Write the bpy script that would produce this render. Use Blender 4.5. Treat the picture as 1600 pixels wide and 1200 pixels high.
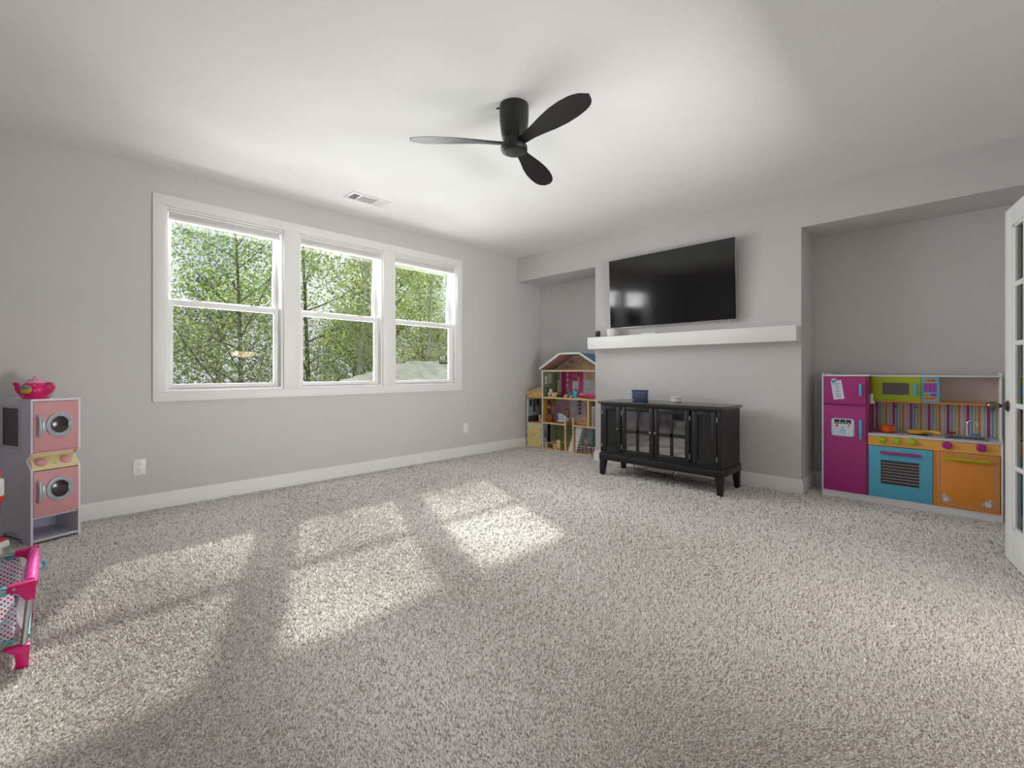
import bpy, bmesh, math, random
import numpy as np
from mathutils import Vector, Matrix

for o in list(bpy.data.objects):
    bpy.data.objects.remove(o, do_unlink=True)
S = bpy.context.scene
COL = S.collection
PI = math.pi

# ------------------------------------------------------------------ camera
cam = bpy.data.objects.new('camera', bpy.data.cameras.new('camera'))
COL.objects.link(cam)
cam.location = (0, 0, 1.108)
cam.rotation_euler = (PI/2, 0, math.radians(44.7))
cam.data.sensor_width = 36
cam.data.lens = 708/1600*36
cam.data.shift_y = -20/1600
cam.data.clip_start = 0.02
cam.data.clip_end = 300
S.camera = cam

# ------------------------------------------------------------------ world, sun, daylight
SUN_STRENGTH = 6.5
SKY_STRENGTH = 1.0
WINDOW_W = 48.0
WINDOW_TILT = -.10
HALL_W = 420.0
S.view_settings.view_transform = 'Standard'
S.view_settings.look = 'None'
S.view_settings.exposure = 0.0
S.view_settings.gamma = 1.0
S.view_settings.use_curve_mapping = False
S.cycles.use_denoising = True
S.cycles.sample_clamp_indirect = 6.0
S.cycles.max_bounces = 10
S.cycles.diffuse_bounces = 5
S.cycles.transparent_max_bounces = 24
S.cycles.caustics_reflective = False
S.cycles.caustics_refractive = False

w = bpy.data.worlds.new('sky'); S.world = w
w.use_nodes = True
nt = w.node_tree; nt.nodes.clear()
tc = nt.nodes.new('ShaderNodeTexCoord')
nz = nt.nodes.new('ShaderNodeTexNoise'); nz.inputs['Scale'].default_value = 3.5; nz.inputs['Detail'].default_value = 6
cr = nt.nodes.new('ShaderNodeValToRGB')
cr.color_ramp.elements[0].position = .36; cr.color_ramp.elements[0].color = (.55, .70, .98, 1)
cr.color_ramp.elements[1].position = .54; cr.color_ramp.elements[1].color = (1.05, 1.06, 1.08, 1)
bg = nt.nodes.new('ShaderNodeBackground'); bg.inputs[1].default_value = SKY_STRENGTH
wo = nt.nodes.new('ShaderNodeOutputWorld')
nt.links.new(tc.outputs['Generated'], nz.inputs['Vector'])
nt.links.new(nz.outputs['Fac'], cr.inputs['Fac'])
nt.links.new(cr.outputs['Color'], bg.inputs['Color'])
nt.links.new(bg.outputs[0], wo.inputs[0])

def lamp(name, kind, energy, loc, direction, color=(1, 1, 1), **kw):
    l = bpy.data.lights.new(name, kind); l.energy = energy; l.color = color
    for k, v in kw.items(): setattr(l, k, v)
    o = bpy.data.objects.new(name, l); COL.objects.link(o); o.location = loc
    if direction is not None:
        o.rotation_euler = Vector(direction).to_track_quat('-Z', 'Y').to_euler()
    return o
lamp('sun', 'SUN', SUN_STRENGTH, (-12, 6, 14), (1.19, -.475, -1), (1, .96, .9), angle=math.radians(1.6))
for yc in (1.08, 2.122, 3.16):      # daylight entering at each window
    lamp('window_daylight', 'AREA', WINDOW_W, (-4.745, yc, 1.69), (1, 0, WINDOW_TILT), (1, .985, 1), shape='RECTANGLE', size=.86, size_y=1.45)
# fill lamp added in the unseen hall, brightening the window wall through the doorway
lamp('hall_fill', 'AREA', HALL_W, (4.1, 2.4, .15), (-1, 0, 0), (1, 1.0, 1.0), shape='RECTANGLE', size=4.6, size_y=1.15)

# ------------------------------------------------------------------ materials
def lin(c):
    return tuple(((v/255)/12.92 if v/255 <= .04045 else ((v/255+.055)/1.055)**2.4) for v in c)
MATS = {}
def mat(name, rgb, rough=.5, metal=0., var=.04, vscale=8., bump=0., bscale=200., ior=None, emit=0., coat=0., sheen=0.):
    if name in MATS: return MATS[name]
    m = bpy.data.materials.new(name); m.use_nodes = True
    n = m.node_tree; b = n.nodes['Principled BSDF']
    c = lin(rgb)
    b.inputs['Roughness'].default_value = rough
    b.inputs['Metallic'].default_value = metal
    if ior: b.inputs['IOR'].default_value = ior
    if coat: b.inputs['Coat Weight'].default_value = coat
    if sheen: b.inputs['Sheen Weight'].default_value = sheen
    t = n.nodes.new('ShaderNodeTexCoord')
    ns = n.nodes.new('ShaderNodeTexNoise'); ns.inputs['Scale'].default_value = vscale; ns.inputs['Detail'].default_value = 4
    n.links.new(t.outputs['Object'], ns.inputs['Vector'])
    r = n.nodes.new('ShaderNodeValToRGB')
    r.color_ramp.elements[0].position = .3; r.color_ramp.elements[1].position = .7
    r.color_ramp.elements[0].color = tuple(max(0, v*(1-var)) for v in c)+(1,)
    r.color_ramp.elements[1].color = tuple(min(1, v*(1+var)) for v in c)+(1,)
    n.links.new(ns.outputs['Fac'], r.inputs['Fac'])
    n.links.new(r.outputs['Color'], b.inputs['Base Color'])
    if bump:
        n2 = n.nodes.new('ShaderNodeTexNoise'); n2.inputs['Scale'].default_value = bscale; n2.inputs['Detail'].default_value = 3
        n.links.new(t.outputs['Object'], n2.inputs['Vector'])
        bp = n.nodes.new('ShaderNodeBump'); bp.inputs['Strength'].default_value = bump; bp.inputs['Distance'].default_value = .002
        n.links.new(n2.outputs['Fac'], bp.inputs['Height']); n.links.new(bp.outputs[0], b.inputs['Normal'])
    if emit:
        b.inputs['Emission Color'].default_value = c+(1,); b.inputs['Emission Strength'].default_value = emit
    MATS[name] = m
    return m

WALL = mat('wall_paint_grey', (212, 210, 209), .85, var=.012, vscale=2, bump=.08, bscale=350)
CEIL = mat('ceiling_paint', (244, 244, 242), .9, var=.01, vscale=2)
TRIM = mat('trim_white_paint', (240, 240, 238), .45, var=.01)
MANTEL = mat('mantel_white_paint', (244, 244, 242), .5, var=.01)
VINYL = mat('white_vinyl', (244, 244, 244), .35, var=.01)
BLACKW = mat('black_stained_wood', (12, 12, 13), .42, var=.35, vscale=14, bump=.15, bscale=60)
BLACKP = mat('black_plastic', (24, 24, 25), .4)
FANM = mat('fan_matte_black', (24, 24, 23), .46, var=.08)
CHROME = mat('chrome', (225, 226, 230), .12, 1.)
SILVER = mat('silver_metal', (185, 187, 192), .28, .9)
SILVERP = mat('silver_plastic', (192, 196, 204), .32, .25)
NICKEL = mat('satin_nickel', (120, 112, 102), .3, 1.)
WHITEP = mat('white_plastic', (238, 238, 236), .35)
WHITEB = mat('white_melamine', (236, 235, 238), .4, var=.015)
LILACW = mat('lilac_white_melamine', (214, 212, 228), .45, var=.02)

def thin_glass(name, tint=(1, 1, 1), gloss=.06, rough=.0):
    m = bpy.data.materials.new(name); m.use_nodes = True
    n = m.node_tree; n.nodes.clear()
    out = n.nodes.new('ShaderNodeOutputMaterial')
    tr = n.nodes.new('ShaderNodeBsdfTransparent'); tr.inputs[0].default_value = (*tint, 1)
    gl = n.nodes.new('ShaderNodeBsdfGlossy'); gl.inputs['Roughness'].default_value = rough
    fr = n.nodes.new('ShaderNodeFresnel'); fr.inputs[0].default_value = 1.45
    ad = n.nodes.new('ShaderNodeMath'); ad.operation = 'ADD'; ad.inputs[1].default_value = gloss
    n.links.new(fr.outputs[0], ad.inputs[0])
    mx = n.nodes.new('ShaderNodeMixShader')
    n.links.new(ad.outputs[0], mx.inputs[0]); n.links.new(tr.outputs[0], mx.inputs[1]); n.links.new(gl.outputs[0], mx.inputs[2])
    n.links.new(mx.outputs[0], out.inputs[0])
    return m
GLASS = thin_glass('window_glass', (.95, .98, .97), .0)
DOORGLASS = thin_glass('door_glass', (.93, .95, .94), .03)

def screen_mesh():
    m = bpy.data.materials.new('insect_screen_mesh'); m.use_nodes = True
    n = m.node_tree; n.nodes.clear()
    out = n.nodes.new('ShaderNodeOutputMaterial')
    tr = n.nodes.new('ShaderNodeBsdfTransparent')
    df = n.nodes.new('ShaderNodeBsdfDiffuse'); df.inputs[0].default_value = (.04, .04, .035, 1)
    mx = n.nodes.new('ShaderNodeMixShader'); mx.inputs[0].default_value = .16
    n.links.new(tr.outputs[0], mx.inputs[1]); n.links.new(df.outputs[0], mx.inputs[2]); n.links.new(mx.outputs[0], out.inputs[0])
    return m
SCREEN = screen_mesh()

def random_island(name, cols, rough=.9, translucent=0., sheen=0.):
    """colour picked per loose piece (tuft, leaf)"""
    m = bpy.data.materials.new(name); m.use_nodes = True
    n = m.node_tree; b = n.nodes['Principled BSDF']; b.inputs['Roughness'].default_value = rough
    b.inputs['Specular IOR Level'].default_value = .2
    if sheen: b.inputs['Sheen Weight'].default_value = sheen
    g = n.nodes.new('ShaderNodeNewGeometry')
    r = n.nodes.new('ShaderNodeValToRGB')
    e = r.color_ramp.elements
    while len(e) < len(cols): e.new(.5)
    for i, c in enumerate(cols):
        e[i].position = i/(len(cols)-1); e[i].color = lin(c)+(1,)
    n.links.new(g.outputs['Random Per Island'], r.inputs['Fac'])
    n.links.new(r.outputs['Color'], b.inputs['Base Color'])
    if translucent:
        t = n.nodes.new('ShaderNodeBsdfTranslucent'); mx = n.nodes.new('ShaderNodeMixShader'); mx.inputs[0].default_value = translucent
        n.links.new(r.outputs['Color'], t.inputs['Color'])
        n.links.new(b.outputs[0], mx.inputs[1]); n.links.new(t.outputs[0], mx.inputs[2])
        n.links.new(mx.outputs[0], n.nodes['Material Output'].inputs[0])
    return m

# ------------------------------------------------------------------ mesh helpers
class MB:
    def __init__(self): self.bm = bmesh.new()
    def _add(self, fn):
        self.bm.verts.ensure_lookup_table()
        before = set(self.bm.verts)
        fn()
        return [v for v in self.bm.verts if v not in before]
    def box(self, x0, x1, y0, y1, z0, z1, bev=0., seg=2):
        if x0 > x1: x0, x1 = x1, x0
        if y0 > y1: y0, y1 = y1, y0
        if z0 > z1: z0, z1 = z1, z0
        b = bmesh.new()
        bmesh.ops.create_cube(b, size=1)
        for v in b.verts:
            v.co = ((x0+x1)/2+v.co.x*(x1-x0), (y0+y1)/2+v.co.y*(y1-y0), (z0+z1)/2+v.co.z*(z1-z0))
        if bev:
            bev = min(bev, .49*min(x1-x0, y1-y0, z1-z0))
            bmesh.ops.bevel(b, geom=b.edges[:], offset=bev, segments=seg, affect='EDGES', profile=.5)
        self.merge(b); return self
    def merge(self, b, M=None):
        if M is not None: bmesh.ops.transform(b, matrix=M, verts=b.verts)
        me = bpy.data.meshes.new('tmp'); b.to_mesh(me); b.free()
        self.bm.from_mesh(me); bpy.data.meshes.remove(me)
    def rbox(self, x0, x1, y0, y1, z0, z1, M, bev=0.):
        t = MB().box(x0, x1, y0, y1, z0, z1, bev); self.merge(t.bm, M); return self
    def prism(self, pts, axis, a0, a1, bev=0.):
        """polygon pts in the two other axes, extruded along axis a0..a1"""
        b = bmesh.new()
        def P(p, a):
            if axis == 'x': return (a, p[0], p[1])
            if axis == 'y': return (p[0], a, p[1])
            return (p[0], p[1], a)
        v0 = [b.verts.new(P(p, a0)) for p in pts]; v1 = [b.verts.new(P(p, a1)) for p in pts]
        n = len(pts)
        b.faces.new(v0); b.faces.new(list(reversed(v1)))
        for i in range(n): b.faces.new((v0[i], v0[(i+1) % n], v1[(i+1) % n], v1[i]))
        bmesh.ops.recalc_face_normals(b, faces=b.faces)
        if bev: bmesh.ops.bevel(b, geom=b.edges[:], offset=bev, segments=2, affect='EDGES', profile=.5)
        self.merge(b); return self
    def lathe(self, prof, n=24, M=None, closed=True):
        """profile [(r,z)...] spun about z"""
        b = bmesh.new(); rings = []
        for r, z in prof:
            if r < 1e-6: rings.append([b.verts.new((0, 0, z))])
            else: rings.append([b.verts.new((r*math.cos(2*PI*i/n), r*math.sin(2*PI*i/n), z)) for i in range(n)])
        for a, c in zip(rings, rings[1:]):
            for i in range(n):
                j = (i+1) % n
                if len(a) == 1 and len(c) == 1: continue
                if len(a) == 1: b.faces.new((a[0], c[i], c[j]))
                elif len(c) == 1: b.faces.new((a[i], a[j], c[0]))
                else: b.faces.new((a[i], a[j], c[j], c[i]))
        if closed:
            for rg in (rings[0], rings[-1]):
                if len(rg) > 1: b.faces.new(rg)
        bmesh.ops.recalc_face_normals(b, faces=b.faces)
        self.merge(b, M); return self
    def cyl(self, c, r, h, axis='z', n=20, bev=0.):
        """cylinder from c along axis by h"""
        prof = [(r, 0), (r, h)] if not bev else [(r-bev, 0), (r, bev), (r, h-bev), (r-bev, h)]
        M = Matrix.Translation(c)
        if axis == 'x': M = M @ Matrix.Rotation(PI/2, 4, 'Y')
        if axis == 'y': M = M @ Matrix.Rotation(-PI/2, 4, 'X')
        return self.lathe(prof, n, M)
    def ball(self, c, rx, ry=None, rz=None, u=16, v=10):
        b = bmesh.new(); bmesh.ops.create_uvsphere(b, u_segments=u, v_segments=v, radius=1)
        self.merge(b, Matrix.Translation(c) @ Matrix.Diagonal((rx, ry or rx, rz or rx, 1))); return self
    def tube(self, pts, r, n=10, close=True):
        """r: number or list"""
        pts = [Vector(p) for p in pts]
        R = r if isinstance(r, (list, tuple)) else [r]*len(pts)
        b = bmesh.new(); rings = []
        up = Vector((0, 0, 1)); prevu = None
        for i, p in enumerate(pts):
            d = (pts[min(i+1, len(pts)-1)]-pts[max(i-1, 0)]).normalized()
            if prevu is None:
                a = up if abs(d.z) < .9 else Vector((1, 0, 0))
                u = d.cross(a).normalized()
            else:
                u = (prevu - d*prevu.dot(d)).normalized()
            prevu = u; vv = d.cross(u)
            rings.append([b.verts.new(p+R[i]*(u*math.cos(2*PI*k/n)+vv*math.sin(2*PI*k/n))) for k in range(n)])
        for a, c in zip(rings, rings[1:]):
            for k in range(n): b.faces.new((a[k], a[(k+1) % n], c[(k+1) % n], c[k]))
        if close: b.faces.new(list(reversed(rings[0]))); b.faces.new(rings[-1])
        bmesh.ops.recalc_face_normals(b, faces=b.faces)
        self.merge(b); return self
    def quad(self, pts):
        self.bm.faces.new([self.bm.verts.new(p) for p in pts]); return self
    def build(self, name, material, parent=None, M=None, smooth=True, label=None, ang=35):
        """coordinates are in the world unless the parent chain's root is marked local"""
        me = bpy.data.meshes.new(name)
        if M is not None: bmesh.ops.transform(self.bm, matrix=M, verts=self.bm.verts)
        root = parent
        while root is not None and root.parent is not None: root = root.parent
        if root is not None and not root.get('_local'):
            bmesh.ops.translate(self.bm, vec=-Vector(root.location), verts=self.bm.verts)
        self.bm.to_mesh(me); self.bm.free()
        if smooth:
            for p in me.polygons: p.use_smooth = True
            try: me.set_sharp_from_angle(angle=math.radians(ang))
            except Exception: pass
        me.materials.append(material)
        o = bpy.data.objects.new(name, me); COL.objects.link(o)
        if parent is not None: o.parent = parent
        if label: o['label'] = label
        return o

LOCALS = []
def thing(name, label, cat, loc=(0, 0, 0), rotz=0, group=None, local=False):
    o = bpy.data.objects.new(name, None); COL.objects.link(o)
    o.empty_display_size = .05
    o.location = loc; o.rotation_euler = (0, 0, rotz)
    o['label'] = label; o['category'] = cat
    if group: o['group'] = group
    if local or rotz: o['_local'] = 1; LOCALS.append(o)
    return o
def tag(o, label, cat, group=None):
    o['label'] = label; o['category'] = cat
    if group: o['group'] = group
    return o
def struct(o):
    o['kind'] = 'structure'; return o
def struct_root(name, loc=(0, 0, 0), rotz=0, local=False):
    o = bpy.data.objects.new(name, None); COL.objects.link(o); o.location = loc; o.rotation_euler = (0, 0, rotz)
    o['kind'] = 'structure'
    if local or rotz: o['_local'] = 1; LOCALS.append(o)
    return o
def box_part(name, m, parent, *a, bev=0., **k):
    return MB().box(*a, bev=bev).build(name, m, parent, **k)

def text_part(name, s, size, m, parent, centre, face='-y', depth=.0006, tilt=0., bold=0.):
    cu = bpy.data.curves.new(name, 'FONT'); cu.body = s; cu.size = size; cu.extrude = depth/2
    cu.align_x = 'CENTER'; cu.align_y = 'CENTER'; cu.resolution_u = 2; cu.offset = bold
    t = bpy.data.objects.new('tmp', cu); COL.objects.link(t)
    dg = bpy.context.evaluated_depsgraph_get(); dg.update()
    me = bpy.data.meshes.new_from_object(t.evaluated_get(dg))
    bpy.data.objects.remove(t, do_unlink=True)
    b = bmesh.new(); b.from_mesh(me); bpy.data.meshes.remove(me)
    M = Matrix.Translation(centre) @ Matrix.Rotation(PI/2, 4, 'X') @ Matrix.Rotation(tilt, 4, 'Z')
    mb = MB(); mb.merge(b, M)
    return mb.build(name, m, parent, smooth=False)

# ================================================================== ROOM SHELL
WX, WY, CZ = -4.57, 4.72, 2.74       # window wall, chimney/soffit plane, ceiling
AY, SZ = 5.23, 2.40                  # alcove back wall, soffit underside
CL, CR = -3.217, -1.016              # chimney breast
RX, BY = .40, -1.05                  # right wall, wall behind the camera

CARPET_BASE = mat('carpet_backing', (184, 174, 164), .95, var=.25, vscale=90, bump=.6, bscale=160)
fl = MB().box(WX-.16, RX+.12, BY-.1, AY+.1, -.12, 0).build('floor', CARPET_BASE, smooth=False); struct(fl)
struct(MB().box(WX-.16, RX+.12, BY-.1, AY+.1, CZ, CZ+.12).build('ceiling', CEIL, smooth=False))

# window wall: bands around the three openings
WIN = [(.632, 1.531), (1.676, 2.570), (2.713, 3.608)]
WZ0, WZ1 = .940, 2.445
m = MB()
xo = WX-.16
m.box(xo, WX, BY-.1, AY+.1, -.12, WZ0); m.box(xo, WX, BY-.1, AY+.1, WZ1, CZ+.12)
ys = [BY-.1]+[v for p in WIN for v in p]+[AY+.1]
for a, b in zip(ys[::2], ys[1::2]): m.box(xo, WX, a, b, WZ0, WZ1)
struct(m.build('wall_left', WALL, smooth=False))
# chimney breast, soffit and alcove backs
m = MB()
m.box(WX-.16, RX+.12, AY, AY+.1, -.12, CZ+.12)
m.box(CL, CR, WY, AY, -.02, SZ)
m.box(WX, RX, WY, AY, SZ, CZ)
struct(m.build('wall_far', WALL, smooth=False))
# right wall with the double doorway, wall behind the camera
m = MB()
DY0, DY1, DZ = 1.66, 3.23, 2.07
m.box(RX, RX+.12, BY-.1, DY0, -.12, CZ); m.box(RX, RX+.12, DY1, AY, -.12, CZ); m.box(RX, RX+.12, DY0, DY1, DZ, CZ)
struct(m.build('wall_right', WALL, smooth=False))
struct(MB().box(WX-.16, RX+.12, BY-.1, BY, -.12, CZ).build('wall_back', WALL, smooth=False))

# hall beyond the doorway (mirrored in the left window)
HALLM = mat('hall_paint', (206, 204, 199), .85)
m = MB(); m.box(RX+.12, 1.7, -.6, 5.3, -.3, 0); m.box(1.7, 4.2, -.6, 5.3, -3.2, -3.1); m.box(1.6, 1.7, -.6, 5.3, -3.1, -.3)   # landing; floor beyond left open to let the added hall lamp through
struct(m.build('floor_hall', mat('hall_carpet', (160, 154, 146), .95), smooth=False))
struct(MB().box(RX+.12, 4.2, -.6, 5.3, 3.4, 3.5).build('ceiling_hall', CEIL, smooth=False))
m = MB(); m.box(4.2, 4.3, -.6, 5.3, -3.2, 3.5); m.box(RX+.12, 4.2, -.7, -.6, -3.2, 3.5); m.box(RX+.12, 4.2, 5.3, 5.4, -3.2, 3.5); m.box(RX+.02, RX+.12, -.6, 5.3, CZ, 3.5)
struct(m.build('wall_hall', HALLM, smooth=False))
pend = thing('pendant_light', 'frosted glass bowl pendant glowing warmly, mirrored in the leftmost window', 'lamp', (3.0, 3.23, 1.44))
PL = (3.0, 3.23, 1.44)
MB().lathe([(0, 0), (.10, .005), (.19, .04), (.25, .09), (.27, .13), (.265, .13), (.24, .09), (.18, .05), (.09, .018), (0, .013)], 32, Matrix.Translation(PL)).build('bowl', mat('alabaster_glow', (255, 226, 170), .4, emit=7.), pend)
MB().cyl((3.0, 3.23, 1.60), .02, 1.8).build('stem', NICKEL, pend)
m = MB()
for k in range(3):
    a = k*2*PI/3
    m.tube([(3+.262*math.cos(a), 3.23+.262*math.sin(a), 1.57), (3, 3.23, 1.95)], .005, 6)
m.build('rods', NICKEL, pend)

# ------------------------------------------------------------------ baseboards
def bb_profile(path, name):
    """path: list of (x,y) with the room on the left-hand side of travel; profile offset to the left"""
    prof = [(0, 0), (.015, 0), (.015, .098), (.0135, .104), (.010, .107), (.010, .112), (.007, .124), (.004, .132), (0, .133)]
    b = bmesh.new(); rings = []
    n = len(path)
    for i, p in enumerate(path):
        p = Vector(p)
        dirs = []
        if i > 0: dirs.append((p-Vector(path[i-1])).normalized())
        if i < n-1: dirs.append((Vector(path[i+1])-p).normalized())
        nrm = [Vector((-d.y, d.x)) for d in dirs]
        if len(nrm) == 2:
            mi = (nrm[0]+nrm[1]).normalized(); mi = mi/max(.3, mi.dot(nrm[0]))
        else: mi = nrm[0]
        rings.append([b.verts.new((p.x+mi.x*o_, p.y+mi.y*o_, z_)) for o_, z_ in prof])
    for r0, r1 in zip(rings, rings[1:]):
        for k in range(len(prof)-1): b.faces.new((r0[k], r0[k+1], r1[k+1], r1[k]))
    b.faces.new(rings[0]); b.faces.new(list(reversed(rings[-1])))
    bmesh.ops.recalc_face_normals(b, faces=b.faces)
    mb = MB(); mb.merge(b)
    return struct(mb.build(name, TRIM, ang=30))
bb_profile([(WX, AY), (WX, BY)], 'baseboard_left')
bb_profile([(CR, AY), (CR, WY), (CL, WY), (CL, AY), (WX, AY)], 'baseboard_far')
bb_profile([(RX, AY), (CR, AY)], 'baseboard_alcove')
bb_profile([(RX, DY1+.08), (RX, AY)], 'baseboard_right')
bb_profile([(WX, BY), (RX, BY), (RX, DY0-.08)], 'baseboard_back')

# ------------------------------------------------------------------ window casing
CY0, CY1, CZ0, CZ1 = .550, 3.692, .864, 2.530
m = MB()
x0, x1 = WX, WX+.019
m.box(x0, x1, CY0, CY1, WZ1, CZ1, .002); m.box(x0, x1, CY0, CY1, CZ0, WZ0, .002)
m.box(x0, x1, CY0, WIN[0][0], WZ0, WZ1, .002); m.box(x0, x1, WIN[2][1], CY1, WZ0, WZ1, .002)
m.box(x0, x1, WIN[0][1], WIN[1][0], WZ0, WZ1, .002); m.box(x0, x1, WIN[1][1], WIN[2][0], WZ0, WZ1, .002)
struct(m.build('trim_1', TRIM))
SHADE = mat('pleated_shade_fabric', (226, 225, 223), .8, var=.02)
WORD = ['leftmost', 'middle', 'rightmost']
for i, (a, b) in enumerate(WIN):
    root = struct_root('window_%d' % (i+1), (WX-.08, (a+b)/2, WZ0))
    jt = .018
    m = MB()                                   # jamb liner
    m.box(WX-.159, WX-.0005, a+.0002, a+jt, WZ0+.0203, WZ1-jt-.0003); m.box(WX-.159, WX-.0005, b-jt, b-.0002, WZ0+.0203, WZ1-jt-.0003)
    m.box(WX-.159, WX-.0005, a+.0002, b-.0002, WZ1-jt, WZ1-.0002); m.box(WX-.159, WX+.001, a+.0002, b-.0002, WZ0+.0002, WZ0+.02)
    m.box(WX-.108, WX-.102, a+jt+.0002, a+jt+.006, WZ0+.021, WZ1-jt-.001); m.box(WX-.108, WX-.102, b-jt-.006, b-jt-.0002, WZ0+.021, WZ1-jt-.001)
    m.build('jamb', VINYL, root)
    ja, jb = a+jt+.0008, b-jt-.0008
    # upper sash (outer track)
    xs0, xs1 = WX-.150, WX-.112
    m = MB()
    m.box(xs0, xs1, ja, ja+.036, 1.685, WZ1-jt, .003); m.box(xs0, xs1, jb-.036, jb, 1.685, WZ1-jt, .003)
    m.box(xs0, xs1, ja+.0361, jb-.0361, WZ1-jt-.05, WZ1-jt, .003); m.box(xs0, xs1, ja+.0361, jb-.0361, 1.685, 1.718, .003)
    us = m.build('upper_sash', VINYL, root)
    MB().box(xs0+.016, xs0+.020, ja+.03, jb-.03, 1.70, WZ1-jt-.04).build('pane', GLASS, us)
    # lower sash (inner track)
    xs0, xs1 = WX-.098, WX-.060
    m = MB()
    m.box(xs0, xs1, ja, ja+.042, WZ0+.02, 1.702, .003); m.box(xs0, xs1, jb-.042, jb, WZ0+.02, 1.702, .003)
    m.box(xs0, xs1, ja+.0421, jb-.0421, WZ0+.02, 1.000, .003); m.box(xs0, xs1, ja+.0421, jb-.0421, 1.655, 1.702, .003)
    m.box(xs1, xs1+.010, ja+.08, jb-.08, WZ0+.028, WZ0+.036, .002)
    ls = m.build('lower_sash', VINYL, root)
    MB().box(xs0+.016, xs0+.020, ja+.036, jb-.036, .99, 1.66).build('pane', GLASS, ls)
    for f in (.25, .75):
        yc = ja+(jb-ja)*f
        MB().prism([(yc-.045, 1.702), (yc-.03, 1.712), (yc+.03, 1.712), (yc+.045, 1.702)], 'x', xs0+.006, xs1-.004).build('sash_lock', VINYL, ls)
    # insect screen outside the lower half
    m = MB(); m.box(WX-.158, WX-.154, ja, jb, WZ0+.02, 1.69)
    m.build('insect_screen', SCREEN, root, smooth=False)
    # raised shade at the head
    sh = thing('window_shade', 'raised white pleated shade stacked at the head of the %s window' % WORD[i], 'window shade', (WX-.03, (a+b)/2, 2.345), group='window shades')
    MB().box(WX-.055, WX-.006, ja+.003, jb-.003, 2.405, 2.425, .002).build('head_rail', WHITEP, sh)
    for k in range(4):
        MB().box(WX-.052, WX-.012, ja+.006, jb-.006, 2.368+k*.0092, 2.3765+k*.0092, .003).build('pleat', SHADE, sh)
    MB().box(WX-.055, WX-.008, ja+.004, jb-.004, 2.345, 2.3675, .004).build('bottom_rail', WHITEP, sh)

# ------------------------------------------------------------------ carpet pile
def carpet():
    rng = np.random.default_rng(7)
    def pts(n): return np.column_stack([rng.uniform(WX+.004, RX, n), rng.uniform(BY, AY-.004, n)])
    A = math.radians(44.7); f = np.array([-math.sin(A), math.cos(A)]); r = np.array([math.cos(A), math.sin(A)])
    area = (RX-WX)*(AY-BY)
    p = pts(int(area*46000))
    dep = p@f; lat = p@r
    keep = (dep > .62) & (np.abs(lat) < dep*1.22+.45)
    # thin out with distance from where one stands
    rho = np.clip(74000/np.maximum(dep, .5)**2, 4200, 44000)
    keep &= rng.random(len(p)) < rho/46000
    # not inside the chimney breast
    keep &= ~((p[:, 0] > CL) & (p[:, 0] < CR) & (p[:, 1] > WY))
    p = p[keep]; dep = dep[keep]; n = len(p)
    r_ = rng.uniform(.50, .80, n)/np.sqrt(rho[keep])
    h = np.clip(r_*rng.uniform(1.6, 2.7, n), .005, .014)
    ang = rng.uniform(0, 2*PI, n)
    # slow lean of the pile (vacuum and foot marks)
    lean = .0025*np.column_stack([np.sin(p[:, 0]*2.1+p[:, 1]*1.3)+np.sin(p[:, 1]*5.3), np.cos(p[:, 0]*3.1-p[:, 1]*1.9)])
    tip = lean+rng.normal(0, 1, (n, 2))*(r_*.55)[:, None]
    V = np.zeros((n, 5, 3))
    for k in range(4):
        el = 1.0 if k % 2 == 0 else .75
        V[:, k, 0] = p[:, 0]+r_*el*np.cos(ang+k*PI/2)
        V[:, k, 1] = p[:, 1]+r_*el*np.sin(ang+k*PI/2)
        V[:, k, 2] = rng.uniform(-.0005, .002, n)
    V[:, 4, :2] = p+tip; V[:, 4, 2] = h
    tri = np.array([[4, 0, 1], [4, 1, 2], [4, 2, 3], [4, 3, 0]])
    F = (tri[None]+5*np.arange(n)[:, None, None]).reshape(-1)
    me = bpy.data.meshes.new('carpet_pile')
    me.vertices.add(n*5); me.vertices.foreach_set('co', V.reshape(-1))
    nf = n*4
    me.loops.add(nf*3); me.loops.foreach_set('vertex_index', F.astype(np.int32))
    me.polygons.add(nf); me.polygons.foreach_set('loop_start', np.arange(0, nf*3, 3, dtype=np.int32))
    me.polygons.foreach_set('loop_total', np.full(nf, 3, dtype=np.int32))
    me.polygons.foreach_set('use_smooth', np.ones(nf, dtype=bool))
    me.update(calc_edges=True)
    me.materials.append(random_island('carpet_yarn', [(184, 177, 170), (232, 227, 221), (245, 241, 236), (236, 231, 225), (250, 247, 243), (212, 205, 198)], .95))
    o = bpy.data.objects.new('carpet_pile', me); COL.objects.link(o); o.parent = fl; o['kind'] = 'stuff'
    o['label'] = 'short looped beige grey carpet pile'
carpet()
# ------------------------------------------------------------------ french door
DA = math.atan2(.986, -.167)
d1 = struct_root('door_1', (.315, 3.217, 0), DA)       # local x: hinge -> free edge, local -y... room face at y=0, back at y=-.035
DW, DH = .76, 2.05
# local +y is the room side of the leaf (towards the window wall)
m = MB()
SW = .115
gz = [(.222, .545), (.571, .899), (.926, 1.253), (1.280, 1.587), (1.617, 1.925)]
gx0, gx1 = .162-.012, DW-.162+.012
m.box(0, SW, -.035, 0, .012, DH, .002); m.box(DW-SW, DW, -.035, 0, .012, DH, .002)
m.box(SW, DW-SW, -.035, 0, .012, .205, .002); m.box(SW, DW-SW, -.035, 0, 1.94, DH, .002)
m.build('leaf_frame', TRIM, d1)
m = MB()                                             # moulded step round the glazing
m.box(SW, .15, -.029, -.006, .205, 1.94, .003); m.box(DW-.15, DW-SW, -.029, -.006, .205, 1.94, .003)
m.box(SW, DW-SW, -.029, -.006, .205, .222, .003); m.box(SW, DW-SW, -.029, -.006, 1.925, 1.94, .003)
m.build('glazing_bead', TRIM, d1)
cw = (gx1-gx0-2*.03)/3
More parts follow.
